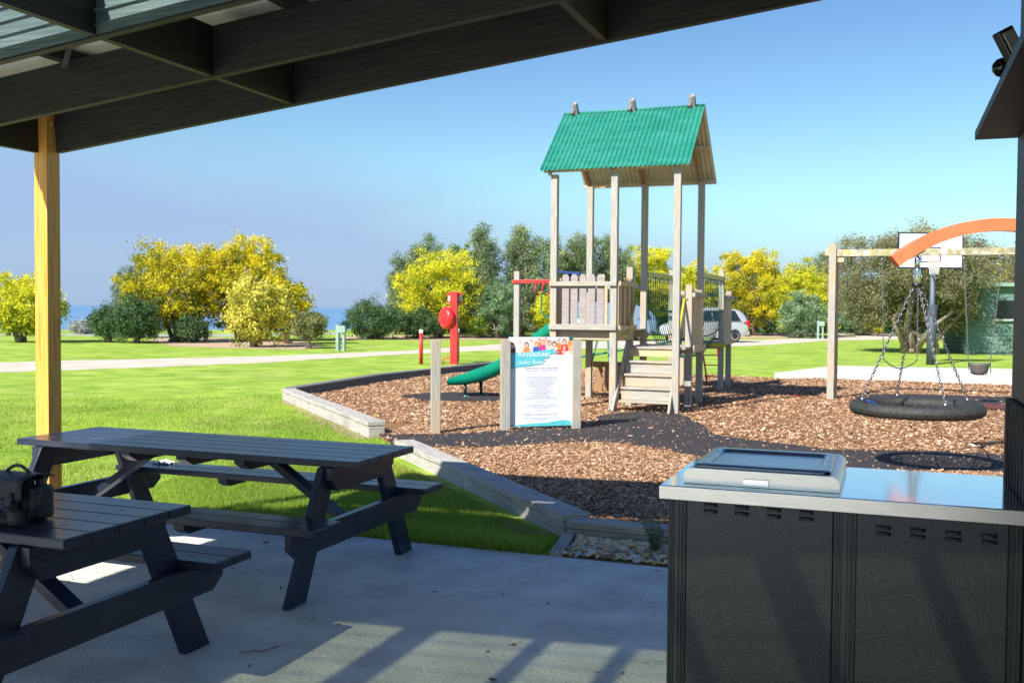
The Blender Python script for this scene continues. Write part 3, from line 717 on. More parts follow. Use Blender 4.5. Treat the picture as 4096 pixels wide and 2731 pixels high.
def rib_sheet(name, y0, y1, x0, x1, mat, pitch=0.19, h=0.024):
    mb = MB(); prof = []; y = y0
    while y < y1 - 1e-6:
        for dy, hh in ((0, 0), (pitch * .34, 0), (pitch * .42, h), (pitch * .55, h), (pitch * .63, 0)):
            if y + dy < y1: prof.append((y + dy, hh))
        y += pitch
    prof.append((y1, 0))
    mb.grid(lambda i, j: (x0 + (x1 - x0) * i, prof[j][0], zb(x0 + (x1 - x0) * i) + BD + 0.073 + prof[j][1]), 1, len(prof) - 1, smooth=False)
    return mb.build(name, mat, t, solid=0.0012)
rib_sheet('roof_sheet', 3.62, 5.30, -5.60, 1.0, M['galv_dull'])
rib_sheet('roof_sheet', 0.82, 3.28, -5.60, 1.0, M['galv_dull'])
rib_sheet('roof_sheet', -2.4, -0.60, -5.60, 1.0, M['galv_dull'])
rib_sheet('roof_sheet', -0.60, 0.82, -5.60, -4.0, M['galv_dull'])
rib_sheet('added_light_panel', -0.60, 0.82, -4.0, 1.0, M['light_filter'])  # unseen panel, added so that weak sun patches fall on the slab
# ribbed upstand strip fixed to the camera side of the third beam
mb = MB(); prof = []; zz = 0.0
while zz < 0.33:
    for dz, hh in ((0, 0), (.030, 0), (.036, -.012), (.046, -.012), (.052, 0)):
        prof.append((zz + dz, hh))
    zz += 0.066
mb.grid(lambda i, j: (-5.60 + 5.2 * i, 3.615 + prof[j][1], zb(-5.60 + 5.2 * i) + 0.006 + prof[j][0]), 1, len(prof) - 1, smooth=False)
mb.build('upstand_flashing', M['zinc'], t, solid=0.001)
MB().bar((-4.43, 4.44, 2.97), (-4.34, 4.40, 3.10), 0.002, 0.038, (0, 1, 0)).build('strap', M['galv'], t)
p = MB().box(-5.419, -5.306, 5.16, 5.273, -0.02, zb(-5.4) + BD).build('post', M['pine_post'], t, bevel=0.003)
for z in (zb(-5.4) + 0.08, zb(-5.4) + 0.20):
    for yy in (5.20,):
        MB().lathe([(0.011, 0), (0.011, 0.008), (0.006, 0.012)], (-5.3055, yy, z), 8, (1, 0, 0)).build('bolt', M['galv'], t)
for (x, y) in ((-5.42, -2.3), (0.9, -2.3)):
    MB().box(x - .057, x + .057, y - .1, y + .014, -0.02, zb(x) - .001).build('post', M['pine_post'], t, bevel=0.003)

# end wall beside the barbecue
t = thing('cabin_wall', 'dark steel clad wall end with a projecting hood at the right edge', 'wall', (0.6, 3.0, 0))
MB().box(0.487, 0.66, -0.5, 4.70, 1.265, 3.6).build('upper_wall', M['dark_metal'], t, bevel=0.003)
mb = MB(); prof = []
y = -0.5
while y < 4.62:
    prof += [(y, 0), (y + .03, 0), (y + .036, -.012), (y + .05, -.012), (y + .056, 0)]; y += 0.1
prof.append((4.70, 0))
mb.grid(lambda i, j: (0.475 + prof[j][1], prof[j][0], 1.26 * i), 1, len(prof) - 1, smooth=False, flip=True)
mb.build('ribbed_cladding', M['dark_metal'], t)
MB().box(0.485, 0.66, -0.5, 4.703, 0, 1.26).build('lower_wall', M['dark_metal'], t)
MB().box(0.463, 0.486, 4.62, 4.712, 0, 1.262).build('corner_trim', M['dark_metal'], t, bevel=0.003)
mb = MB(); mb.box(0.322, 0.486, 1.4, 4.702, 2.355, 2.392); mb.build('hood', M['dark_metal'], t, bevel=0.002)
t = thing('floodlight', 'black security floodlight with round sensor above the wall hood', 'light', (0.44, 4.15, 2.5))
MB().box(0.45, 0.487, 4.10, 4.22, 2.52, 2.62).build('bracket', M['black'], t, bevel=0.004)
_r = V(math.cos(YAW), math.sin(YAW), 0); _f = V(-math.sin(YAW), math.cos(YAW), 0)
X = (_r * .48 - V(0, 0, .88)).normalized(); Z = (_r * .60 - _f * .80); Z = (Z - X * Z.dot(X)).normalized(); Y = Z.cross(X)
MB().obox(V(0.40, 4.14, 2.60), X, Y, Z, 0.075, 0.055, 0.016).build('lamp_body', M['black'], t, bevel=0.006)
MB().obox(V(0.40, 4.14, 2.60) + Z * 0.0175, X, Y, Z, 0.062, 0.04, 0.002).build('lens', M['lens'], t)
MB().lathe([(0.004, -.036), (.02, -.03), (.033, -.014), (.036, 0), (.033, .014), (.02, .03), (.004, .036)], (0.372, 4.16, 2.535), 14).build('sensor', M['black_gloss'], t)

# ------------------------------------------------------------------ picnic tables
def make_table(label):
    t = local(thing('picnic_table', label, 'picnic table', group='black picnic tables on the patio'))
    bw = M['black_wood']
    for k in range(5):
        y = -0.36 + 0.144 * k + 0.072
        MB().box(-1.25, 1.25, y - .0705, y + .0705, 0.712, 0.752).build('top_plank', bw, t, bevel=0.005)
    for s in (-1, 1):
        for q in range(2):
            y = s * (0.585 + 0.142 * q)
            MB().box(-1.25, 1.25, y - .0695, y + .0695, 0.415, 0.455).build('seat_plank', bw, t, bevel=0.005)
    for e in (-1, 1):
        xo = e * (1.25 - 0.17)
        T = (e * 0.045, 0, 0)
        # upper cross beam
        MB().prism([(-.375, .711), (.375, .711), (.375, .64), (.305, .572), (-.305, .572), (-.375, .64)], (xo - e * .045 + e * .0225, 0, 0), (0, 1, 0), (0, 0, 1), T).build('cross_beam', bw, t, bevel=0.003)
        MB().prism([(-.775, .414), (.775, .414), (.775, .33), (.70, .272), (-.70, .272), (-.775, .33)], (xo - e * .0225, 0, 0), (0, 1, 0), (0, 0, 1), T).build('cross_beam', bw, t, bevel=0.003)
        for s in (-1, 1):
            q = [(s * .565, 0), (s * .735, 0), (s * .385, .711), (s * .235, .711)]
            MB().prism(q, (xo - e * .0235, 0, 0), (0, 1, 0), (0, 0, 1), (-e * 0.044, 0, 0)).build('leg', bw, t, bevel=0.003)
        MB().bar((xo - e * .05, 0, .30), (xo - e * .62, 0, .665), .085, .045).build('brace', bw, t, bevel=0.003)
    for x in (-.42, 0, .42):
        MB().prism([(-.34, .711), (.34, .711), (.34, .69), (.27, .65), (-.27, .65), (-.34, .69)], (x, 0, 0), (0, 1, 0), (0, 0, 1), (.07, 0, 0)).build('cleat', bw, t)
    for x in (-.35, .35):
        for s in (-1, 1):
            MB().prism([(s * .52, .414), (s * .79, .414), (s * .79, .39), (s * .74, .36), (s * .57, .36), (s * .52, .39)], (x, 0, 0), (0, 1, 0), (0, 0, 1), (.07, 0, 0)).build('cleat', bw, t)
    mb = MB()
    for e in (-1, 1):
        for k in range(5):
            for dx in (0,):
                mb.lathe([(.007, 0), (.007, .0012)], (e * 1.06 + random.uniform(-.004, .004), -0.29 + .144 * k + random.uniform(-.02, .02), .752), 8)
        for s in (-1, 1):
            for q in range(2): mb.lathe([(.007, 0), (.007, .0012)], (e * 1.06, s * (.585 + .142 * q) + random.uniform(-.02, .02), .455), 8)
    o = mb.build('screw_heads', M['black'], t); o['kind'] = 'stuff'
    return t
T1 = make_table('long black picnic table at the patio edge, far end in sun')
T1.location = (-4.02, 5.22, 0.006)
T2 = copy_tree(T1)
T2['label'] = 'nearer black picnic table with a leather camera bag on its top'
T2.location = (-4.08, 3.175, 0.006)

# napkin, bag
t = MB()
def nap(i, j):
    a, b = i / 6 - .5, j / 6 - .5
    return (-5.0 + a * .14 + .01 * math.sin(j * 2), 5.93 + b * .10, .457 + .035 * abs(math.sin(i * 1.7 + j * 1.1)) * (1 - abs(a)))
t.grid(nap, 6, 6, smooth=False)
tag(t.build('paper_napkin', M['paper'], solid=0.0008), 'crumpled white paper napkin on the far bench seat', 'napkin')

bx, by, bz = -3.30, 3.06, 0.759
t = thing('camera_bag', 'black leather camera bag with looped strap on the near table', 'bag', (bx, by, bz))
def rbox(cx, cy, z0, wx, wy, h, top=1.0, n=24, k=4.0):
    mb = MB()
    lev = [(0.82, 0), (0.97, .02), (1.0, .07), (1.0, .5), (0.985 * top, .85), (0.95 * top, .95), (0.84 * top, 1.0)]
    def P(i, j):
        a = 2 * math.pi * (j % n) / n; c, s = math.cos(a), math.sin(a)
        r = (abs(c) ** k + abs(s) ** k) ** (-1 / k); f_, hh = lev[i]
        return (cx + wx * r * c * f_, cy + wy * r * s * f_, z0 + h * hh)
    mb.grid(P, len(lev) - 1, n, flip=True)
    for ring, rev in ((0, False), (len(lev) - 1, True)):
        idx = [ring * (n + 1) + j for j in range(n)]
        mb.face(idx[::-1] if not rev else idx)
    return mb
rbox(bx, by, bz, .105, .065, .165).build('body', M['leather'], t)
rbox(bx + .112, by - .005, bz + .006, .030, .052, .13).build('side_pocket', M['leather'], t)
rbox(bx - .005, by - .068, bz + .006, .078, .026, .12).build('front_pocket', M['leather'], t)
mb = MB()      # lid wraps over the front
def lid(i, j):
    u = i / 12; x = bx - .108 + .222 * j / 6
    y = by + .068 - .165 * min(1, u * 1.6) if u < .62 else by - .102
    z = bz + .168 + .018 * math.sin(math.pi * min(1, u * 1.6)) - (0 if u < .62 else (u - .62) * .22)
    return (x, y, z)
mb.grid(lid, 12, 6); mb.build('lid', M['leather'], t, solid=0.006)
MB().tube([(bx - .07 + .14 * k / 10, by - .01, bz + .178 + .034 * math.sin(math.pi * k / 10)) for k in range(11)], .007, 8).build('handle', M['leather'], t)
def ribbon(pts, wv, name, th=.003):
    mb = MB(); pts = [Vector(p) for p in pts]
    mb.grid(lambda i, j: pts[i] + Vector(wv[i] if isinstance(wv, list) else wv) * (j - .5), len(pts) - 1, 1)
    return mb.build(name, M['leather'], t, solid=th)
pp = [(bx + .10, by - .02, bz + .155), (bx + .15, by - .05, bz + .12), (bx + .165, by - .075, bz + .07), (bx + .16, by - .10, bz + .03), (bx + .13, by - .14, bz + .018), (bx + .06, by - .185, bz + .018), (bx + .0, by - .20, bz + .018), (bx - .03, by - .185, bz + .018), (bx - .02, by - .155, bz + .018), (bx + .03, by - .135, bz + .03), (bx + .055, by - .11, bz + .07), (bx + .06, by - .105, bz + .12)]
wv = [V(0, .035, .01), V(0, .034, .012), V(0, .033, .015), V(0, .01, .034), V(0, 0, .034), V(0, 0, .034), V(0, 0, .034), V(0, 0, .034), V(0, 0, .034), V(.03, 0, .01), V(.034, 0, 0), V(.034, 0, 0)]
ribbon(pp, wv, 'shoulder_strap')
ribbon([(bx + .125, by - .155, bz + .075), (bx + .15, by - .165, bz + .055), (bx + .165, by - .17, bz + .01)], V(.055, .03, -.01), 'strap_pad', .008)
MB().tube([(bx + .10 + .012 * math.cos(a * 0.628), by - .03, bz + .15 + .016 * math.sin(a * .628)) for a in range(10)], .002, 5, closed=True).build('ring', M['chrome'], t)

# ------------------------------------------------------------------ barbecue
t = thing('barbecue_cabinet', 'charcoal steel barbecue bench with a stainless top and hotplate', 'barbecue', (-0.2, 4.3, 0))
ZT = 0.92
mb = MB()
mb.box(-.853, .462, 3.925, 4.715, ZT - .052, ZT)
mb.build('benchtop', M['stainless'], t, bevel=0.004, seg=3)
MB().box(-.8535, .462, 3.9225, 3.9265, ZT - .0535, ZT - .003).build('front_edge', M['brushed'], t)
MB().box(-.822, .455, 3.985, 4.66, 0.03, ZT - .0525).build('carcass', M['hammer'], t)
def flute(x0, x1, nm):
    mb = MB(); prof = [(x0, 0)]
    for f_ in (0.12, .24, .36, .64, .80, .90):
        x = x0 + (x1 - x0) * f_; prof += [(x - .0025, 0), (x - .0015, .006), (x + .0015, .006), (x + .0025, 0)]
    prof.append((x1, 0))
    mb.grid(lambda i, j: (prof[j][0], 3.970 + prof[j][1], 0.02 + (ZT - .073) * i), 1, len(prof) - 1, smooth=False, flip=True)
    mb.build(nm, M['hammer'], t, solid=0.002)
flute(-.825, -.755, 'corner_post'); flute(-.185, -.108, 'corner_post'); flute(.418, .460, 'corner_post')
MB().box(-.750, -.190, 3.966, 3.984, 0.05, ZT - .056).build('door_panel', M['hammer'], t, bevel=0.003)
MB().box(-.103, .413, 3.966, 3.984, 0.05, ZT - .056).build('door_panel', M['hammer'], t, bevel=0.003)
for (xs, zs) in (((-.655, -.533, -.411, -.289), (.846, .821)), ((-.010, .110, .230, .350), (.812, .788))):
    for x in xs:
        for z in zs:
            mb = MB(); prof = [(-.027, 0), (-.021, .009), (-.012, .011), (.012, .011), (.021, .009), (.027, 0)]
            # half-round pressed louvre, open below
            def lv(i, j):
                a = i / 4 * math.pi / 2
                return (x + prof[j][0], 3.9655 - prof[j][1] * math.sin(a), z + .008 - .014 * (1 - math.cos(a)) * 1.0)
            mb.grid(lv, 4, 5, flip=False)
            mb.build('louvre', M['hammer'], t, solid=0.001)
            MB().box(x - .024, x + .024, 3.9645, 3.966, z - .008, z - .002).build('louvre_slot', M['black'], t)
# hotplate housing with rounded left/right shoulders
def housing():
    mb = MB(); prof = []
    x0, x1, h, r = -.772, -.170, .062, .035
    prof.append((x0, 0))
    for k in range(7):
        a = math.pi - k / 6 * math.pi / 2; prof.append((x0 + r + r * math.cos(a), h - r + r * math.sin(a)))
    for k in range(7):
        a = math.pi / 2 - k / 6 * math.pi / 2; prof.append((x1 - r + r * math.cos(a), h - r + r * math.sin(a)))
    prof.append((x1, 0))
    ys = (4.005, 4.66)
    mb.grid(lambda i, j: (prof[j][0], ys[i], ZT + .0015 + prof[j][1]), 1, len(prof) - 1, smooth=True, flip=True)
    for y, T in ((4.004, .003), (4.657, .003)):
        mb.prism([(p[0], p[1]) for p in prof], (0, y, ZT + .0015), (1, 0, 0), (0, 0, 1), (0, T, 0))
    return mb.build('hotplate_housing', M['brushed'], t)
housing()
def rrect(x0, x1, y0, y1, r, n=6):
    pts = []
    for cx, cy, a0 in ((x1 - r, y1 - r, 0), (x0 + r, y1 - r, 90), (x0 + r, y0 + r, 180), (x1 - r, y0 + r, 270)):
        for k in range(n + 1):
            a = R(a0 + 90 * k / n); pts.append((cx + r * math.cos(a), cy + r * math.sin(a)))
    return pts
rings = [(rrect(-.742, -.205, 4.045, 4.60, .03), ZT + .0645), (rrect(-.742, -.205, 4.045, 4.60, .03), ZT + .071), (rrect(-.738, -.209, 4.049, 4.596, .03), ZT + .074),
         (rrect(-.700, -.247, 4.125, 4.545, .035), ZT + .074), (rrect(-.694, -.253, 4.131, 4.539, .035), ZT + .071), (rrect(-.688, -.259, 4.139, 4.531, .03), ZT + .034), (rrect(-.680, -.267, 4.147, 4.523, .03), ZT + .028)]
mb = MB(); n_ = len(rings[0][0])
mb.grid(lambda i, j: (*rings[i][0][j % n_], rings[i][1]), len(rings) - 1, n_, flip=False)
mb.face([(len(rings) - 1) * (n_ + 1) + j for j in range(n_)])
mb.build('hotplate', M['plate'], t)
MB().lathe([(.010, 0), (.010, .0012)], (-.46, 4.27, ZT + .0282), 12).build('drain_hole', M['black'], t)
pl = MB().box(-.535, -.435, 3.998, 4.0035, ZT + .008, ZT + .034).build('name_plate', M['chrome'], t, bevel=0.001)
for x in (-.528, -.442): MB().lathe([(.0042, 0), (.0042, .002)], (x, 3.9978, ZT + .021), 10, (0, -1, 0)).build('rivet', M['black'], pl)
lg = MB()
for a, b in (((-.512, .026), (-.503, .016)), ((-.512, .016), (-.503, .026)), ((-.517, .021), (-.511, .024))):
    lg.bar((a[0], 3.9972, ZT + a[1]), (b[0], 3.9972, ZT + b[1]), .0040, .0008, (0, 1, 0))
lg.tube([(-.496 + .005 * math.cos(R(a)), 3.9975, ZT + .022 + .004 * math.sin(R(a))) for a in range(60, 301, 30)], .0014, 4)
lg.bar((-.500, 3.9975, ZT + .015), (-.484, 3.9975, ZT + .0125), .0024, .0008, (0, 1, 0)); lg.bar((-.484, 3.9975, ZT + .0125), (-.460, 3.9975, ZT + .0125), .0024, .0008, (0, 1, 0)); lg.bar((-.460, 3.9975, ZT + .0125), (-.455, 3.9975, ZT + .015), .0024, .0008, (0, 1, 0))
lg.build('logo', M['print_red_p'], pl)

# ------------------------------------------------------------------ rules sign + bollards
def gpost(x, y, ang, wd, h, z0=-0.05, mat='grey_wood'):
    c, s = math.cos(ang), math.sin(ang)
    return MB().obox(V(x, y, (h + z0) / 2), V(0, 0, 1), V(c, s, 0), V(-s, c, 0), (h - z0) / 2, wd / 2, wd / 2)
ANG = math.atan2(.61, .77)
tag(gpost(-5.36, 11.40, ANG - .12, .115, 1.215).build('timber_bollard', M['grey_wood'], bevel=.004), 'square grey timber post standing alone left of the rules sign', 'post')
t = thing('rules_sign', 'white playground rules board held between two timber posts', 'sign', (-4.25, 12.25, 0))
sx = Vector((math.cos(ANG), math.sin(ANG), 0)); sn = Vector((math.sin(ANG), -math.cos(ANG), 0))
P2, P3 = V(-4.64, 11.98, 0), V(-3.87, 12.58, 0)
gpost(P2.x, P2.y, ANG - .12, .115, 1.215).build('post', M['grey_wood'], t, bevel=.004)
gpost(P3.x, P3.y, ANG - .12, .115, 1.215).build('post', M['grey_wood'], t, bevel=.004)
bc = (P2 + P3) / 2; BW = (P3 - P2).length - .085
bo = bc - sx * BW / 2; bo.z = 0.09; BH = 1.165
MB().obox(bc + V(0, 0, .09 + BH / 2), sx, -sn, V(0, 0, 1), BW / 2, .004, BH / 2).build('board', M['board_white'], t)
def pr(poly, mat, name, lift=.005):
    mb = MB(); base = bo + sn * lift
    ar = sum(poly[i][0] * poly[(i + 1) % len(poly)][1] - poly[(i + 1) % len(poly)][0] * poly[i][1] for i in range(len(poly)))
    if ar < 0: poly = poly[::-1]
    mb.v = [tuple(base + sx * (p[0] * BW) + V(0, 0, p[1] * BH)) for p in poly]; mb.face(list(range(len(poly))))
    return mb.build(name, mat, t)
def disc(cx, cy, rx, ry, n=12): return [(cx + rx * math.cos(2 * math.pi * k / n), cy + ry * math.sin(2 * math.pi * k / n)) for k in range(n)]
stroke = [(0, .63), (0, .815), (.10, .825), (.35, .835), (.72, .87), (.66, .845), (.80, .83), (.60, .80), (.64, .775), (.50, .745), (.58, .735), (.50, .715), (.55, .70), (.30, .675), (.12, .665)]
# generic group of children along the top
for (x, y, c, hr) in ((.27, .905, 'orange_p', 'hair'), (.42, .915, 'blue', 'orange_p'), (.52, .935, 'pink_p', 'orange_p'), (.62, .925, 'cream', 'red_p'), (.70, .915, 'cream', 'black_p'), (.86, .94, 'red_p', 'red_p'), (.05, .90, 'hair', 'black_p')):
    pr([(x - .055, y - .10), (x + .055, y - .10), (x + .045, y - .025), (x - .045, y - .025)], M['print_' + c], 'printed_figure', .0055)
    pr(disc(x, y + .006, .036, .036), M['print_' + hr], 'printed_figure', .0065)
    pr(disc(x, y, .027, .027), M['print_skin'], 'printed_figure', .0075)
for (x, y, c, hr) in ((.17, .945, 'cream', 'cream'), (.34, .955, 'cream', 'orange_p'), (.47, .965, 'orange_p', 'hair'), (.57, .968, 'cream', 'hair'), (.77, .955, 'orange_p', 'hair'), (.95, .93, 'cream', 'orange_p')):
    pr([(x - .05, y - .12), (x + .05, y - .12), (x + .035, y - .02), (x - .035, y - .02)], M['print_' + c], 'printed_figure', .0046)
    pr(disc(x, y + .004, .024, .020), M['print_' + hr], 'printed_figure', .0048)
    pr(disc(x, y, .019, .016), M['print_skin'], 'printed_figure', .0050)
pr([(.76, .86), (.98, .84), (1.0, .97), (.93, .98), (.90, .90), (.80, .92)], M['print_orange_p'], 'printed_figure', .0052)
pr([(.83, .80), (.86, .80), (.88, .90), (.84, .90)], M['print_skin'], 'printed_figure', .0058)
pr([(.95, .80), (.98, .80), (.97, .90), (.93, .90)], M['print_skin'], 'printed_figure', .0058)
pr([(.70, .81), (.84, .80), (.80, .855), (.72, .85)], M['print_red_p'], 'printed_figure', .0060)
pr([(.94, .96), (1.0, .955), (1.0, 1.0), (.92, 1.0)], M['green_metal'], 'printed_figure', .006)
pr(stroke, M['board_cyan'], 'printed_band', .0085)
pr([(0, 0), (0, .012), (.3, .03), (.6, .04), (.85, .065), (.95, .055), (1, .03), (1, 0)], M['board_cyan'], 'printed_band', .0085)
def text(s_, x, y, size, mat, shear=0.0, align='CENTER', bold=0.0):
    cu = bpy.data.curves.new('lettering', 'FONT'); cu.body = s_; cu.size = size; cu.align_x = align; cu.shear = shear; cu.offset = bold
    ob = bpy.data.objects.new('tmp', cu); COL.objects.link(ob)
    me = bpy.data.meshes.new_from_object(ob); bpy.data.objects.remove(ob)
    me.materials.clear(); me.materials.append(mat)
    o = bpy.data.objects.new('lettering', me); COL.objects.link(o)
    p = bo + sn * .0095 + sx * (x * BW) + V(0, 0, y * BH) - Vector(list(t['_world']))
    mm = Matrix((sx, V(0, 0, 1), sn)).transposed().to_4x4(); mm.translation = p
    o.parent = t; o.matrix_local = mm
    return o
text('PLAYGROUND', .385, .785, .066, M['ink_white'], bold=.0012)
text('Safety Rules', .33, .700, .070, M['ink_white'], .45)
text('Playground Rules: Where Fun Meets Safety', .50, .648, .026, M['ink_grey'], bold=.0004)
text('Playground safety hours: Open 8:00 AM to Dusk', .50, .622, .022, M['ink_grey'])
body = ['"For Your Safety:"', '', 'This recreational facility is for registered guests only.', 'Equipment is meant to be shared and enjoyed by all ages.', 'Use of this facility is at your own risk.', 'Parents/guardians are entirely responsible for their children.', 'Children must use equipment with an adult.', 'Caution: equipment may be hot during the summer.', 'Slides: please go down feet first, one at a time.', 'No food or drink near the swings.', 'No smoking or vaping.', 'Improper use of equipment is prohibited.', 'No pushing, running or shoving.', 'Playground surfaces may be slippery when wet.', 'No glass or sharp objects.', 'Animals may be injured, keep out.', 'Do not hang or climb anywhere on the playground roofs.', 'Report all accidents or emergencies immediately to reception.', '', '"Cautionary Warning:"', '', 'Users with injuries or illness do so to their own peril.', 'Persons with heart or back conditions, or other medical conditions', 'should not use this equipment.', '', '"Additional Notices:"', '', 'Park management reserves the right to refuse use of this equipment.', 'Management reserves the right to close this facility at any time.', '', 'Your safety and enjoyment are our top priority. Please follow all rules', 'at the playground.']
for k, s_ in enumerate(body):
    if s_: text(s_, .50, .588 - k * .0166, .0185, M['ink_grey'])

# ------------------------------------------------------------------ play tower
g, yw = M['grey_wood'], M['yellow_wood']
t = thing('play_tower', 'timber playground tower with green gable roof, steps and rope bridge', 'playground tower', (-4.0, 16.5, 0))
def wpost(x, y, h, mat=g, w_=.105, lean=0, z0=-0.05):
    MB().box(x - w_ / 2, x + w_ / 2, y - w_ / 2, y + w_ / 2, z0, h).build('post', mat, t, bevel=.005)
XA, XB, XC = -5.0, -4.02, -3.04
for x, y, h in ((XA, 15.03, 3.74), (XB, 15.03, 3.74), (XC, 15.03, 3.74), (XA, 17.03, 3.78), (XB, 17.03, 3.78), (XC, 17.03, 3.78)): wpost(x, y, h)
wpost(XB, 16.05, 2.32); wpost(XC, 16.05, 2.03)
for x, y, h in ((-4.12, 19.9, 2.415), (-3.13, 19.9, 2.415), (-3.15, 21.0, 2.02), (-4.12, 21.0, 2.02)): wpost(x, y, h)
wpost(-6.36, 17.0, 2.30)
def slab_(x0, x1, y0, y1, z0, z1, nm, mat=g, bevel=.004): return MB().box(x0, x1, y0, y1, z0, z1).build(nm, mat, t, bevel=bevel)
# roof frame
for x in (XA, XB, XC):
    for s, y0 in ((-1, 14.86), (1, 17.27)):
        MB().bar((x - .06, y0 - s * .06, 3.745), (x - .06, 16.05, 4.79), .045, .08, (0, -s * 1, 1)).build('rafter', M['brown_wood'] if s > 0 else g, t, bevel=.003)
for y, z in ((14.97, 3.80), (17.15, 3.80), (15.50, 4.30), (16.62, 4.30)):
    slab_(-5.16, -2.86, y - .025, y + .025, z - .03, z + .03, 'purlin', yw)
def roof_half(y0, z0, y1, z1, mat, mat2):
    mb = MB(); n = 31 * 8; e = V(0, y1 - y0, z1 - z0); nm = V(0, -(z1 - z0), (y1 - y0)) if y1 > y0 else V(0, (z1 - z0), -(y1 - y0)); nm.normalize()
    def P(i, j):
        x = -5.19 + 2.36 * j / n
        return V(x, y0, z0) + e * i + nm * (.015 * math.cos(2 * math.pi * j / 8))
    mb.grid(P, 1, n, flip=y1 < y0)
    mb.build('roof_sheet', mat, t)
    m2 = MB(); m2.grid(lambda i, j: P(i, j) - nm * .003, 1, n, flip=y1 > y0); m2.build('roof_underside', mat2, t)
    ms = MB()
    for rr in (.03, .5, .95):
        for j in range(8, n, 16 if rr == .5 else 24):
            ms.lathe([(.007, 0), (.007, .006)], P(rr, j) + nm * .001, 6, tuple(nm))
    ms.build('roof_screws', M['galv'], t)
roof_half(14.84, 3.79, 16.05, 4.885, M['green_roof'], M['cream_roof'])
roof_half(17.30, 3.79, 16.05, 4.885, M['green_roof'], M['cream_roof'])
for x in (-5.0, -4.02, -3.04):
    MB().bar((x - .032, 16.0, 4.85), (x - .032, 16.15, 5.06), .055, .10, (0, -1, 1)).build('ridge_finial', M['sleeper_dark'], t, bevel=.004)
    MB().bar((x + .032, 16.10, 4.85), (x + .032, 15.95, 5.04), .055, .10, (0, 1, 1)).build('ridge_finial', M['purple_wood'], t, bevel=.004)
MB().tube([(-5.19, 16.05, 4.89), (-2.83, 16.05, 4.89)], .02, 8).build('ridge_cap', M['green_roof'], t)
# high deck
for k in range(14):
    y = 15.06 + k * .145
    slab_(XA - .05, XB + .05, y, y + .138, 1.262, 1.295, 'deck_board')
slab_(XA - .04, XB + .04, 15.085, 15.13, 1.14, 1.26, 'joist', M['yellow_wood']); slab_(XA - .04, XB + .04, 16.9, 16.95, 1.14, 1.26, 'joist')
slab_(XB + .02, XB + .053, 15.09, 16.1, 1.13, 1.295, 'fascia_board', yw); slab_(XA - .053, XA - .02, 15.09, 17, 1.13, 1.26, 'joist')
slab_(XA - .055, XB + .06, 14.932, 14.975, 1.30, 1.385, 'rail', g); slab_(XA - .055, XB + .06, 14.932, 14.975, 1.985, 2.055, 'rail', g)
def picket(x, y, z0, z1, axis, mat, w_=.112, th=.02):
    q = [(-w_ / 2, z0), (w_ / 2, z0), (w_ / 2, z1 - .045), (w_ / 4, z1), (-w_ / 4, z1), (-w_ / 2, z1 - .045)]
    if axis == 'x': MB().prism(q, (x, y - th / 2, 0), (1, 0, 0), (0, 0, 1), (0, th, 0)).build('picket', mat, t)
    else: MB().prism(q, (x - th / 2, y, 0), (0, 1, 0), (0, 0, 1), (th, 0, 0)).build('picket', mat, t)
for k in range(5): picket(-4.88 + .105 + k * .142 - .02, 14.99, 1.31, 2.17, 'x', M['purple_wood'])
picket(-4.18, 15.0, 1.31, 2.17, 'x', yw, .04)
for k in range(6): picket(XB + .065, 15.16 + k * .142, 1.31, 2.12, 'y', M['brown_wood'] if k % 2 else yw, .118)
slab_(XB + .077, XB + .11, 15.02, 16.1, 1.99, 2.06, 'rail', yw); slab_(XB + .077, XB + .11, 15.02, 16.1, 1.30, 1.37, 'rail', yw)
for k in range(6): picket(XA - .02, 15.16 + k * .142, 1.31, 2.12, 'y', yw, .118)
# back rail of the high deck
for k in range(3): picket(-4.75 + k * .22, 17.09, 1.31, 2.1, 'x', yw, .118)
slab_(XA, XB, 17.10, 17.13, 1.98, 2.05, 'rail', g)
# low deck and steps
for k in range(11):
    y = 15.50 + k * .145
    slab_(XB + .054, XC + .05, y, y + .138, 1.0, 1.033, 'deck_board')
slab_(XB + .06, XC - .055, 15.53, 15.575, .88, 1.0, 'joist', M['yellow_wood'])
slab_(XB + .06, XC - .055, 16.95, 16.99, .88, 1.0, 'joist', yw)
slab_(XC + .06, XC + .10, 16.0, 17.1, .93, 1.05, 'rail', yw)
slab_(XC + .06, XC + .11, 15.97, 17.16, 1.83, 1.90, 'rail', g)
for k in range(6): picket(XC + .045, 16.17 + k * .142, 1.05, 1.96, 'y', M['yellow_wood'], .12, .018)
for k, (z, y) in enumerate(((.22, 14.93), (.42, 15.06), (.62, 15.20), (.82, 15.34))):
    slab_(-3.91, -3.125, y, y + .17, z - .034, z, 'step_tread', g)
    if z > .22: slab_(-3.905, -3.13, y + .035, y + .06, z - .199, z - .042, 'step_riser', g)
for x in (-3.935, -3.115):
    MB().bar((x - (.035 if x < -3.5 else -.02), 14.83, 0.03), (x, 15.56, 1.06), .035, .12, (0, -1, .6)).build('stringer', g, t, bevel=.003)
# yellow handrails of the steps
MB().tube([(-3.94, 16.0, 1.79), (-3.90, 15.98, 1.80), (-3.91, 15.5, 1.22), (-3.93, 15.4, 1.20), (-4.0, 15.1, 1.21)], .019, 8).build('handrail', M['yellow_paint'], t)
MB().tube([(-3.06, 16.0, 1.79), (-3.11, 15.98, 1.80), (-3.11, 15.5, 1.15), (-3.10, 15.3, 1.08), (-3.05, 15.1, 1.08)], .019, 8).build('handrail', M['yellow_paint'], t)
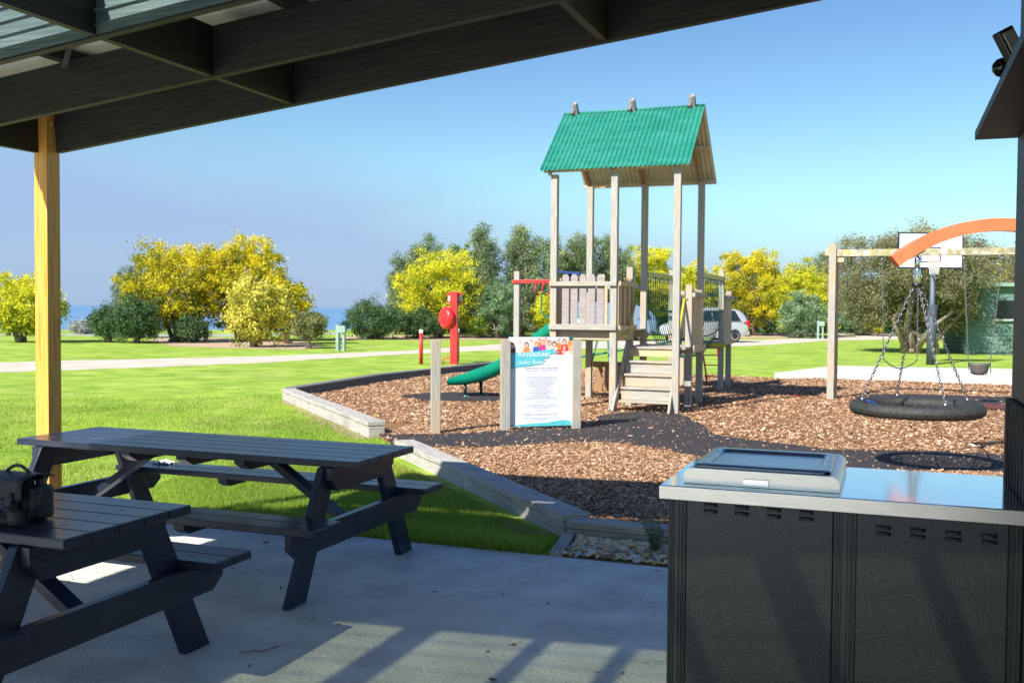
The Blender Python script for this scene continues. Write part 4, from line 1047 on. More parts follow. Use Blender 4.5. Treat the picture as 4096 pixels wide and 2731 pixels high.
# under-deck panel of brown boards
for k in range(5): slab_(-4.87 + k * .165, -4.87 + k * .165 + .125, 17.0, 17.02, .17, .69, 'under_panel_board', M['brown_wood'])
slab_(-4.93, -4.1, 17.025, 17.06, .60, .70, 'rail', M['brown_wood']); slab_(-4.93, -4.1, 17.025, 17.06, .2, .27, 'rail', M['brown_wood'])
# second platform
for k in range(7): slab_(-4.17, -3.08, 19.86 + k * .165, 20.015 + k * .165, .97, 1.0, 'deck_board')
slab_(-4.17, -3.08, 19.80, 19.845, .86, .99, 'joist', g)
slab_(-3.095, -3.055, 19.98, 21.05, .93, 1.02, 'rail', yw); slab_(-3.095, -3.045, 19.98, 21.06, 1.84, 1.91, 'rail', g)
for k in range(6): picket(-3.11, 20.14 + k * .142, 1.02, 1.96, 'y', yw, .12, .018)
for k in range(6): picket(-4.08, 20.14 + k * .142, 1.02, 1.96, 'y', yw, .12, .018)
slab_(-4.1, -3.02, 19.76, 19.80, .90, .97, 'bridge_end_bar', M['yellow_paint'])
# rope bridge
for x in (-3.98, -3.11):
    slab_(x - .022, x + .022, 17.09, 19.85, 2.20, 2.285, 'bridge_rail', M['yellow_paint'])
def sag(y, a): return -a * (1 - ((y - 18.46) / 1.37) ** 2)
for x, s in ((-3.98, 1), (-3.11, -1)):
    for k in range(15):
        y = 17.2 + k * .182
        pts_ = [(x, y, 2.20), (x, y, 1.75), (x + s * .02, y, 1.40 + sag(y, .05)), (x + s * .12, y + .02, 1.1 + sag(y, .15)), (x + s * .22, y + .05, 1.0 + sag(y, .22))]
        MB().tube(pts_, .008, 5).build('bridge_rope', M['rope'], t)
        MB().tube([(x, y, 2.20), (x, y, 2.11)], .014, 6).build('rope_ferrule', M['green_metal'] if k % 2 else M['chrome'], t)
    for z, a, o_ in ((1.62, .02, 0), (1.25, .10, .06), (1.0, .22, .22)):
        MB().tube([(x + s * o_, 17.09 + 2.75 * k / 10, z + sag(17.09 + 2.75 * k / 10, a)) for k in range(11)], .012, 6).build('bridge_rope', M['rope'], t)
for k in range(9):
    y = 17.25 + k * .30
    MB().tube([(-3.76, y, 1.0 + sag(y, .22)), (-3.55, y, .97 + sag(y, .22)), (-3.33, y, 1.0 + sag(y, .22))], .014, 6).build('bridge_rope', M['rope'], t)
MB().tube([(-3.545, 17.09 + 2.75 * k / 10, .98 + sag(17.09 + 2.75 * k / 10, .22)) for k in range(11)], .02, 6).build('bridge_rope', M['rope'], t)
# green net climber frame seen under the decks
MB().tube([(-6.0, 18.6, .62), (-3.6, 19.3, 1.08)], .022, 6).build('climber_tube', M['green_metal'], t)
for a, b in (((-5.5, 18.4, 0), (-5.25, 18.6, 1.2)), ((-4.95, 18.4, 0), (-5.1, 18.6, 1.2)), ((-4.7, 18.9, 0.7), (-4.75, 19, 1.2))):
    MB().tube([a, b], .018, 6).build('climber_tube', M['green_metal'], t)
# tube arch of the rope tunnel
MB().tube([(-3.8, 19.3, .95), (-3.9, 19.35, 1.4), (-3.82, 19.4, 1.78), (-3.4, 19.45, 1.92), (-3.2, 19.5, 1.92)], .02, 6).build('climber_tube', M['green_metal'], t)
# red ladder behind the second platform
for x in (-3.78, -3.46):
    MB().tube([(x, 21.35, .95), (x + .03, 21.5, .6), (x + .06, 21.62, .3), (x + .08, 21.7, 0)], .02, 6).build('ladder_rail', M['red_paint'], t)
for z, y in ((.66, 21.47), (.44, 21.57), (.19, 21.65)): MB().tube([(-3.75, y, z), (-3.42, y, z)], .014, 6).build('ladder_rung', M['red_paint'], t)
# red ring bar
slab_(-6.43, -5.03, 16.915, 16.945, 2.085, 2.145, 'ring_bar', M['red_paint'])
for k in range(5):
    x = -5.93 + k * .14
    MB().tube([(x + .03 * math.cos(2 * math.pi * a / 18), 16.95 + .12 * math.cos(2 * math.pi * a / 18) * 1.0, 1.985 + .115 * math.sin(2 * math.pi * a / 18)) for a in range(18)], .014, 6, closed=True).build('ring', M['red_paint'], t)
MB().bar((-5.5, 16.9, 2.285), (-5.02, 16.6, 2.235), .12, .03).build('blue_panel', M['blue_paint'], t)
MB().lathe([(.05, 0), (.06, .01), (.05, .02)], (-4.10, 15.96, 2.08), 14, (0, -1, 0)).build('play_wheel', M['pink'], t)
MB().tube([(-5.05, 16.12, 2.02), (-5.40, 16.12, 1.98), (-5.58, 16.12, 1.90), (-5.60, 16.12, 1.60), (-5.52, 16.12, 1.50), (-5.05, 16.12, 1.40)], .016, 6).build('grab_rail', M['green_metal'], t)
# slide
prof = [(-5.02, 1.30), (-5.30, 1.27), (-5.55, 1.13), (-5.92, .86), (-6.40, .53), (-6.75, .38), (-7.0, .31), (-7.25, .27), (-7.36, .26)]
mb = MB(); yc, hw = 16.42, .25
cs = [(-1.08, .93), (-1.0, 1.0), (-.90, .93), (-.85, .6), (-.7, .18), (-.4, .03), (0, 0), (.4, .03), (.7, .18), (.85, .6), (.90, .93), (1.0, 1.0), (1.08, .93)]
outer = [(1.04, .5), (.85, -.08), (.4, -.22), (-.4, -.22), (-.85, -.08), (-1.04, .5)]
ring_ = cs + outer
def SP(i, j):
    u = i / 32 * (len(prof) - 1); k = min(int(u), len(prof) - 2); f_ = u - k
    p0, p1 = prof[max(k - 1, 0)], prof[k]; p2, p3 = prof[k + 1], prof[min(k + 2, len(prof) - 1)]
    c_ = lambda a, b, c, d: .5 * ((2 * b) + (-a + c) * f_ + (2 * a - 5 * b + 4 * c - d) * f_ * f_ + (-a + 3 * b - 3 * c + d) * f_ ** 3)
    x = c_(p0[0], p1[0], p2[0], p3[0]); z = c_(p0[1], p1[1], p2[1], p3[1])
    d_ = .20 * (1 - .55 * max(0, (i - 22) / 10)) if i > 3 else .20
    yy, hh = ring_[j % len(ring_)]
    if i == 32: hh *= .5; 
    wd = hw * (1 + .12 * max(0, (i - 24) / 8))
    return (x, yc + yy * wd, z + hh * d_)
mb.grid(SP, 32, len(ring_), flip=True)
mb.face([32 * (len(ring_) + 1) + j for j in range(len(ring_))][::-1])
sld = mb.build('slide_chute', M['green_plastic'], t)
for x, y, z in ((-7.07, 16.28, .27), (-6.88, 16.56, .31)):
    MB().tube([(x, y, 0), (x, y, .08)], .03, 8).build('slide_leg', M['green_plastic'], t)
    MB().tube([(x, y, .06), (x, y, z)], [.024, .034], 8).build('slide_leg', M['black'], t)

# ------------------------------------------------------------------ swings
def chain(pa, pb, link, wire, name, parent, mat=None, sag_=0.0):
    pa, pb = Vector(pa), Vector(pb); d = pb - pa; L_ = d.length; n = max(2, int(L_ / (link * .78))); d.normalize()
    side = d.cross(V(0, 0, 1));
    side = V(1, 0, 0) if side.length < .05 else side.normalized()
    oth = d.cross(side).normalized(); mb = MB()
    for k in range(n):
        f_ = (k + .5) / n; c = pa.lerp(pb, f_) + V(0, 0, -sag_ * 4 * f_ * (1 - f_))
        s_ = (side + oth).normalized() if k % 2 else (side - oth).normalized()
        h = link / 2 - wire; q = link * .28
        mb.tube([c + d * (h * math.cos(a)) + s_ * (q * math.sin(a)) for a in [2 * math.pi * i / 8 for i in range(8)]], wire, 4, closed=True)
    return mb.build(name, mat or M['chain'], parent)
t = thing('swing_frame', 'weathered timber swing frame with a lichen covered top beam', 'swing frame', (-0.97, 18.8, 0))
MB().box(-1.05, -.93, 18.70, 18.80, -.05, 2.83).build('post', g, t, bevel=.004)
MB().box(-.93, -.88, 18.84, 18.94, -.05, 2.60).build('post', yw, t, bevel=.004)
MB().box(-1.12, -1.05, 18.76, 18.82, 2.62, 2.74).build('block', yw, t)
MB().box(-.925, 4.6, 18.75, 18.87, 2.60, 2.72).build('top_beam', pmat('lichen_timber', (0.24, 0.21, 0.12), (0.56, 0.54, 0.48), 9, (1, 1, 1), .9, bump=.6, detail=8, c3=(.36, .33, .22), blotch=((.42, .36, .05), 6, .55, .68, .8)), t, bevel=.004)
MB().box(-.92, -.80, 18.78, 18.84, 2.50, 2.60).build('block', yw, t)
MB().box(4.5, 4.62, 18.70, 18.80, -.05, 2.83).build('post', g, t, bevel=.004)
t = thing('belt_swing', 'black rubber belt swing hanging on two chains near the timber post', 'swing', (0.17, 18.81, .6), 'swings on the timber frame')
for x, xb in ((-.16, -.10), (.43, .45)):
    MB().tube([(x, 18.81, 2.60), (x, 18.81, 2.52)], .02, 8).build('hanger', M['galv'], t)
    chain((x, 18.81, 2.53), (xb, 18.81, .78), .045, .006, 'chain', t)
mb = MB(); mb.grid(lambda i, j: (-.10 + .55 * i / 12, 18.81 + (j - .5) * .15, .78 - .15 * math.sin(math.pi * i / 12)), 12, 1); mb.build('seat', M['black'], t, solid=.012)
t = thing('bucket_swing', 'grey toddler bucket swing hanging on two chains beside the court', 'swing', (1.44, 18.81, .55), 'swings on the timber frame')
for x, xb in ((1.16, 1.27), (1.75, 1.61)):
    MB().tube([(x, 18.81, 2.60), (x, 18.81, 2.52)], .02, 8).build('hanger', M['galv'], t)
    chain((x, 18.81, 2.53), (xb, 18.81, .75), .045, .006, 'chain', t)
mb = MB()
mb.grid(lambda i, j: (1.44 + (.17 - .05 * i / 5 - (.05 if i == 5 else 0)) * math.cos(2 * math.pi * j / 16), 18.81 + (.12 - .03 * i / 5) * math.sin(2 * math.pi * j / 16), .75 - .20 * i / 5), 5, 16); mb.build('seat', pmat('swing_rubber', (.10, .09, .08), None, rough=.6), t, solid=.01)
for x in (1.27, 1.61): MB().tube([(x, 18.81, .76), (x, 18.70, .60), (1.44 + (x - 1.44) * .5, 18.68, .56)], .008, 5).build('strap', M['chrome'], t)

# nest swing
NC = V(.26, 10.69, .66); cf = V(-math.sin(YAW), math.cos(YAW), 0); crt = V(math.cos(YAW), math.sin(YAW), 0)
t = thing('arch_swing_frame', 'orange curved steel arch with a steel swivel for the nest swing', 'swing frame', (1.3, 11.0, 0))
ang0 = YAW; ad_ = V(math.cos(ang0), math.sin(ang0), 0); CX = V(.0, 10.60, 0) + ad_ * 1.09; RR = 1.72; ZC0 = .77
mb = MB(); N_ = 44
def AR(i, j):
    a = math.radians(128.5) - math.radians(145) * i / N_
    rr = RR + (.062 if j in (1, 2) else -.062); s_ = .055 if j in (2, 3) else -.055
    p = CX + ad_ * (rr * math.cos(a)) + V(0, 0, ZC0 + rr * math.sin(a)) + cf * s_
    return p
mb.grid(lambda i, j: AR(i, (j % 4)), N_, 4, smooth=False, flip=False)
mb.face([0, 1, 2, 3][::-1]); mb.face([N_ * 5 + k for k in range(4)])
mb.build('arch', M['orange'], t, bevel=.004)
hub = V(.24, 10.68, 0)
MB().obox(V(.22, 10.68, 2.185), (ad_ + V(0, 0, .55)).normalized(), cf, (ad_ + V(0, 0, .55)).normalized().cross(cf), .085, .05, .008).build('mount_plate', M['dark_metal'], t)
MB().obox(V(.15, 10.65, 2.165), (ad_ + V(0, 0, .55)).normalized(), cf, (ad_ + V(0, 0, .55)).normalized().cross(cf), .05, .045, .009).build('shim', M['orange_plastic'], t)
t = thing('nest_swing', 'round black braided nest swing hanging on four chains from the arch', 'swing', tuple(NC), None)
MB().lathe([(.022, 2.06), (.03, 2.08), (.03, 2.14), (.022, 2.165)], hub, 12).build('swivel_head', M['chrome'], t)
MB().lathe([(.030, 1.90), (.032, 1.905), (.032, 2.04), (.028, 2.055)], hub, 14).build('swivel_body', M['chrome'], t)
MB().lathe([(.05, 1.865), (.058, 1.872), (.058, 1.895), (.05, 1.902)], hub, 16).build('swivel_collar', M['black'], t)
for k in range(5): MB().lathe([(.008, 0), (.008, .012)], hub + V(.034 * math.cos(k * 1.26), .034 * math.sin(k * 1.26), 1.97 + .015 * (k % 2)), 6, (math.cos(k * 1.26), math.sin(k * 1.26), 0)).build('bolt', M['chrome'], t)
RT = .565
mb = MB(); NU, NV = 96, 14
def tor(i, j):
    a = 2 * math.pi * (i % NU) / NU; b = 2 * math.pi * (j % NV) / NV; r = .071 + .0035 * math.sin(6 * b + 64 * a)
    return NC + V(math.cos(a), 0, 0) * (RT + r * math.cos(b)) + V(0, math.sin(a), 0) * (RT + r * math.cos(b)) + V(0, 0, r * math.sin(b) * .92)
NU = 240; NV = 18
mb.grid(tor, NU, NV); mb.build('rim', M['tyre_rope'], t)
for s1, s2, nm in ((-1, .06, 'chain'), (1, .12, 'chain'), (.02, 1, 'chain'), (.1, -1, 'chain')):
    d_ = (crt * s1 + cf * s2).normalized(); e = NC + d_ * (RT - .03) + V(0, 0, .075)
    chain(hub + d_ * .045 + V(0, 0, 1.85), e + V(0, 0, .02), .042, .0055, 'chain', t)
    MB().tube([e + V(0, 0, .03), e + V(0, 0, -.02)], .012, 8).build('shackle', M['chrome'], t)
mb = MB(); ns_ = 12
ribs = []
for k in range(ns_):
    a = 2 * math.pi * k / ns_; d_ = V(math.cos(a), math.sin(a), 0)
    mb.tube([NC + d_ * (r) + V(0, 0, -.02 - .07 * (1 - (r / .5) ** 2)) for r in (.06, .2, .35, .5)], .010, 5)
    MB().tube([NC + d_ * .485 + V(0, 0, -.015), NC + d_ * .44 + V(0, 0, -.02)], .014, 8).build('ferrule', M['chrome'], t)
for r in (.08, .16, .24, .32, .40, .46):
    pts_ = []
    for k in range(ns_ * 2):
        a = math.pi * k / ns_; rr = r * (1 if k % 2 == 0 else .93)
        pts_.append(NC + V(math.cos(a) * rr, math.sin(a) * rr, -.02 - .07 * (1 - (rr / .5) ** 2)))
    mb.tube(pts_, .009, 5, closed=True)
mb.build('net', M['net_rope'], t)
MB().obox(NC + crt * -.43 + cf * .05 + V(0, 0, .048), (crt * .9 + V(0, 0, -.35)).normalized(), cf, (crt * .9 + V(0, 0, -.35)).normalized().cross(cf), .055, .045, .014).build('blue_sleeve', M['blue_fabric'], t, bevel=.012, seg=3)

# ------------------------------------------------------------------ basketball hoop
t = thing('basketball_hoop', 'white basketball backboard with orange ring and net on a grey pole', 'basketball hoop', (1.19, 33.2, 0))
MB().tube([(1.19, 33.2, 0), (1.19, 33.2, 3.3)], .075, 12).build('pole', pmat('pole_paint', (.10, .13, .17), None, rough=.5), t)
MB().tube([(1.19, 33.2, 0), (1.19, 33.2, 1.85)], .14, 14).build('pole_padding', pmat('pole_pad', (.05, .065, .085), None, rough=.6), t)
a_ = R(19.5); hx = V(math.cos(a_), math.sin(a_), 0); hn = V(math.sin(a_), -math.cos(a_), 0); hc = V(1.10, 32.95, 0)
MB().obox(hc + V(0, 0, 3.49), hx, -hn, V(0, 0, 1), .99, .012, .55).build('backboard_frame', pmat('dark_trim', (.02, .03, .05), None, rough=.5), t)
MB().obox(hc + V(0, 0, 3.49) + hn * .010, hx, -hn, V(0, 0, 1), .94, .012, .50).build('backboard', M['white_paint'], t)
for (dx, dz, w1, h1) in ((0, .22, .30, .02), (0, -.22, .30, .02), (-.29, 0, .02, .22), (.29, 0, .02, .22)):
    MB().obox(hc + V(0, 0, 3.36 + dz) + hx * dx + hn * .0235, hx, -hn, V(0, 0, 1), w1, .001, h1).build('target_mark', M['print_blue'] if False else pmat('mark_ink', (.03, .02, .12), None, rough=.5), t)
rc = hc + hn * .32 + V(0, 0, 3.14)
MB().tube([rc + hx * (.225 * math.cos(2 * math.pi * k / 20)) + hn * (.225 * math.sin(2 * math.pi * k / 20)) for k in range(20)], .011, 6, closed=True).build('ring', M['print_orange_p'], t)
mb = MB()
for k in range(12):
    for sg in (1, -1):
        pts_ = []
        for q in range(6):
            a = 2 * math.pi * (k + sg * q * .5) / 12; r = .215 - .085 * min(1, q / 3.2); pts_.append(rc + hx * (r * math.cos(a)) + hn * (r * math.sin(a)) + V(0, 0, -.40 * q / 5))
        mb.tube(pts_, .006, 4)
mb.build('net', M['net'], t)
MB().bar((1.19, 33.2, 3.2), (hc.x, hc.y, 3.5), .08, .08).build('arm', M['galv'], t)

# ------------------------------------------------------------------ hose post, bollards, pegs
t = thing('fire_hose_post', 'tall square red post carrying a hose reel under a red cover', 'hose reel', (-11.78, 26.3, 0))
a_ = R(12); q = V(math.cos(a_), math.sin(a_), 0); q2 = V(-math.sin(a_), math.cos(a_), 0)
hp = V(-11.78, 26.3, 0)
MB().obox(hp + V(0, 0, 1.04), V(0, 0, 1), q, q2, 1.06, .10, .10).build('post', M['red_paint'], t, bevel=.006)
prof_ = [(.10, -.14), (.26, -.13), (.32, -.07), (.335, 0), (.32, .07), (.26, .13), (.18, .14), (.14, .10)]
MB().lathe(prof_, hp + V(-.22, -.03, 1.34), 26, (-.59, -.81, 0)).build('hose_cover', M['red_vinyl'], t)
MB().lathe([(.16, .13), (.15, .15)], hp + V(-.22, -.03, 1.34), 20, (-.59, -.81, 0)).build('hose_hub', M['red_paint'], t)
for z, h in ((2.03, .035), (1.80, .025)): MB().obox(hp + V(-.05, .16, z), q, q2, V(0, 0, 1), .22, .10, h).build('box_frame', M['red_paint'], t)
MB().obox(hp + V(-.05, .16, 1.915), q, q2, V(0, 0, 1), .20, .09, .09).build('box_window', pmat('grey_window', (.45, .42, .42), None, rough=.2), t)
MB().tube([hp + V(-.10, -.1, .18), hp + V(-.27, -.12, .18), hp + V(-.29, -.12, .12), hp + V(-.29, -.12, 0)], .018, 6).build('tap_pipe', M['red_paint'], t)
for (x, y, lb) in ((-12.69, 26.0, 'round red bollard with a white cap left of the hose post'), (-12.25, 27.6, 'round red bollard with a white cap behind the hose post')):
    t = thing('red_bollard', lb, 'bollard', (x, y, 0), 'red bollards by the hose post')
    MB().tube([(x, y, 0), (x, y, .9)], .055, 12).build('post', M['red_paint'], t)
    MB().lathe([(.060, .9), (.062, .91), (.062, .99), (.05, 1.0)], (x, y, 0), 12).build('cap', M['white_paint'], t)
def powerpost(x, y, h, lb, two):
    t = thing('power_post', lb, 'power post', (x, y, 0), 'green site power posts')
    MB().box(x - .07, x + .05, y - .06, y + .06, 0, h).build('post', M['pale_green'], t, bevel=.004)
    if two: MB().box(x + .20, x + .30, y - .05, y + .05, 0, h - .08).build('post', M['pale_green'], t, bevel=.004)
    MB().box(x + .055, x + .36, y - .12, y + .03, h - .30, h - .04).build('meter_box', M['pale_green'], t, bevel=.01)
powerpost(-19.25, 32.4, .98, 'pale green twin power posts on the lawn beside the far gravel road', True)
powerpost(-3.94, 60.9, 1.05, 'pale green power post by the sage bush across the road', True)
tag(MB().box(-28.95, -28.78, 37.0, 37.15, 0, .95).build('site_marker_post', M['grey_wood']), 'short grey timber marker post between the golden wattles', 'post')
tag(MB().bar((-28.2, 44.3, 0), (-28.3, 44.3, 1.0), .12, .12, (1, 0, 0)).build('leaning_post', M['grey_wood']), 'thin grey post leaning beyond the power posts', 'post')

# ------------------------------------------------------------------ vehicles
def vehicle(name, label, cat, loc, rotz, paint, L_=4.4, W_=1.8, H_=1.78, van=False):
    t = local(thing(name, label, cat, loc, None, rotz))
    # stations along x: (x, z bottom, z belt, z roof, half width body, half width roof)
    if van: st = [(-.5, .40, .95, 1.0, .80, .70), (-.47, .32, 1.05, 1.35, .90, .75), (-.36, .28, 1.08, 1.98, .95, .82), (.40, .28, 1.1, 2.05, .95, .85), (.48, .3, 1.1, 2.03, .94, .84), (.5, .45, 1.05, 1.9, .88, .8)]
    else: st = [(-.5, .42, .72, .78, .66, .6), (-.48, .30, .84, .90, .84, .74), (-.36, .26, .98, 1.02, .90, .78), (-.22, .25, 1.02, 1.16, .90, .74), (-.10, .25, 1.04, 1.66, .90, .66), (.02, .25, 1.05, H_, .90, .68), (.24, .25, 1.07, H_ - .02, .90, .68), (.38, .28, 1.10, H_ - .08, .89, .67), (.455, .34, 1.12, 1.52, .87, .66), (.49, .42, 1.10, 1.20, .82, .70), (.5, .5, .9, 1.0, .74, .66)]
    mb = MB()
    def sec(s_):
        x, z0, zb_, zr, wb, wr = s_; x *= L_
        return [(x, -wb * .86, z0), (x, -wb, z0 + .14), (x, -wb, (z0 + zb_) / 2 + .05), (x, -wb * .97, zb_), (x, -wr, zr - .06), (x, -wr * .8, zr), (x, wr * .8, zr), (x, wr, zr - .06), (x, wb * .97, zb_), (x, wb, (z0 + zb_) / 2 + .05), (x, wb, z0 + .14), (x, wb * .86, z0)]
    S_ = [sec(s_) for s_ in st]
    mb.grid(lambda i, j: S_[i][j % 12], len(S_) - 1, 12, flip=False)
    mb.face(list(range(12))[::-1] if False else list(range(12))); mb.face([(len(S_) - 1) * 13 + k for k in range(12)][::-1])
    mb.build('body', paint, t, bevel=0, subs=1)
    def side_win(x0, x1, s_, zr=H_ - .17, inset0=.0, inset1=.0, zb_=1.10):
        a = MB(); yb = s_ * .885; yt = s_ * .715
        q = [(x0 * L_, yb, zb_), (x1 * L_, yb, zb_), ((x1 + inset1) * L_, yt, zr), ((x0 + inset0) * L_, yt, zr)]
        a.v = q; a.face([0, 1, 2, 3] if s_ < 0 else [3, 2, 1, 0]); a.build('window', M['glass'], t, solid=-.02)
    for s_ in (-1, 1):
        if van: side_win(-.42, -.22, s_, 1.75, .05, 0, 1.12); side_win(-.2, .0, s_, 1.75, 0, 0, 1.12)
        else:
            side_win(-.16, -.01, s_, inset0=.07); side_win(.005, .19, s_); side_win(.205, .37, s_, inset1=-.06)
    zt = 1.9 if van else 1.56
    a = MB(); xr = (.505 if van else .482) * L_; xt = (.492 if van else .44) * L_
    a.v = [(xr, -.62, 1.14), (xr, .62, 1.14), (xt, .55, zt - .06), (xt, -.55, zt - .06)]; a.face([0, 1, 2, 3]); a.build('rear_window', M['glass'], t, solid=.02)
    for s_ in (-1, 1):
        MB().prism([(s_ * .50, .98), (s_ * .86, 1.14), (s_ * .86, .78), (s_ * .74, .70)], (.488 * L_, 0, 0), (0, 1, 0), (0, 0, 1), (.03, 0, 0)).build('tail_light', M['red_lamp'], t)
        MB().prism([(.40 * L_, 1.02), (.49 * L_, 1.10), (.49 * L_, .84), (.46 * L_, .95)], (0, s_ * .905, 0), (1, 0, 0), (0, 0, 1), (0, -s_ * .04, 0)).build('tail_light', M['red_lamp'], t)
    for xw in (-.31, .29):
        for s_ in (-1, 1):
            MB().lathe([(.34, -.11), (.36, -.07), (.36, .07), (.34, .11)], (xw * L_, s_ * .83, .35), 20, (0, s_, 0)).build('wheel_arch', M['black'], t) if False else None
            wl = MB().lathe([(.32, -.10), (.345, -.06), (.345, .06), (.32, .10)], (xw * L_, s_ * .82, .345), 22, (0, s_, 0)).build('wheel', M['tyre'], t)
            rm = MB(); rm.lathe([(.23, .095), (.22, .105), (.05, .085)], (xw * L_, s_ * .82, .345), 20, (0, s_, 0))
            rm.build('rim', M['chrome'], wl)
    MB().box(.44 * L_, .505 * L_, -.8, .8, .38, .56).build('bumper', paint, t, bevel=.03)
    return t
vehicle('parked_car', 'silver four wheel drive wagon parked behind the rope bridge', 'car', (-8.85, 50.6, 0), R(42), M['car_paint'])
vehicle('parked_van', 'blue grey van parked left of the silver wagon', 'van', (-13.6, 50.6, 0), R(200), M['van_paint'], 4.6, van=True)

# ------------------------------------------------------------------ shed
t = thing('garden_shed', 'green weatherboard shed with a dark window under the drooping tree', 'shed', (4.6, 43.5, 0))
a_ = R(13); dx = V(math.cos(a_), math.sin(a_), 0); dy = V(-math.sin(a_), math.cos(a_), 0)
def sbox(x0, x1, y0, y1, z0, z1, nm, mat, bevel=0):
    c = V(2.75, 42.1, 0) + dx * (x0 + x1) / 2 + dy * (y0 + y1) / 2 + V(0, 0, (z0 + z1) / 2)
    return MB().obox(c, dx, dy, V(0, 0, 1), (x1 - x0) / 2, (y1 - y0) / 2, (z1 - z0) / 2).build(nm, mat, t, bevel)
sbox(0.05, 5, 0.05, 3, 0, 2.6, 'wall', M['shed'])
def wboards(x0, x1, z0, z1):
    z = z0; i = 0
    while z < z1 - .01:
        c = V(2.75, 42.1, 0) + dx * (x0 + x1) / 2 + dy * .03 + V(0, 0, z + .09)
        MB().obox(c, dx, (dy + V(0, 0, -.10)).normalized(), (V(0, 0, 1) + dy * .10).normalized(), (x1 - x0) / 2, .011, .093).build('weatherboard', M['shed'], t)
        z += .165; i += 1
wboards(0, 5, 0.08, 1.3); wboards(0, 1.0, 1.38, 2.5); wboards(1.9, 5, 2.1, 2.6)
sbox(1.05, 4.9, -.0, .045, 1.38, 2.08, 'window', M['shed_dark'])
sbox(0.95, 5, -.10, .06, 1.30, 1.37, 'sill', M['pale_concrete'])
sbox(-.05, .05, -.03, .07, 0, 2.6, 'corner_board', M['shed'])
for k in range(14): sbox(-.03, .03, .1, 2.9, .1 + k * .17, .25 + k * .17, 'weatherboard', M['shed'])
sbox(-.2, 5.2, -.25, 3.2, 2.62, 2.76, 'roof', M['pale_green'])

# ------------------------------------------------------------------ trees
def crown_points(kind, r, z0, z1, n):
    c = (z0 + z1) / 2; hz = (z1 - z0) / 2
    if kind == 'banksia':
        nl = max(5, int(r * 6)); M_ = []
        for k in range(nl):
            a = rng.uniform(0, 2 * np.pi); rr = r * rng.uniform(.1, .95); top = z1 - (rr / r) ** 1.3 * (z1 - z0) * rng.uniform(.15, .6)
            if k == 0: rr = 0; top = z1
            for zz in np.arange(z0, top, .28):
                f_ = (zz - z0) / max(.1, top - z0); sp = .36 * r * (1 - .72 * f_) + .10
                for _ in range(2): M_.append((math.cos(a) * rr * (0.4 + .6 * min(1, f_ * 2)) + rng.normal(0, sp * .6), math.sin(a) * rr + rng.normal(0, sp * .6), zz + rng.normal(0, .12), .17))
        M_ = np.array(M_)
    else:
        m_ = int(50 + r * 120)
        u = rng.normal(size=(m_, 3)); u /= np.linalg.norm(u, axis=1)[:, None]
        lob = 1 + .16 * np.sin(3 * np.arctan2(u[:, 1], u[:, 0]) + rng.uniform(0, 6)) + .12 * np.sin(5 * u[:, 2] * 2 + rng.uniform(0, 6))
        q = rng.uniform(.30, 1.0, m_) ** .55 * lob * rng.uniform(.86, 1.06, m_)
        P = u * q[:, None] * np.array([r, r, hz])
        if kind == 'tea':
            P[:, 2] = np.where(P[:, 2] < 0, P[:, 2] * .9 - .25 * np.abs(P[:, 0]) / r, P[:, 2])
        P[:, 2] += c
        cs_ = rng.uniform(.07, .15, m_) * (0.75 + .30 * r)
        M_ = np.concatenate([P, cs_[:, None]], 1)
    k = rng.integers(0, len(M_), n)
    P = M_[k, :3] + rng.normal(size=(n, 3)) * M_[k, 3:4] * np.array([1, 1, .8])
    P[:, 2] = np.maximum(P[:, 2], z0 * .8 + .03)
    ct = rng.random(len(M_))[k]
    return P, ct, M_
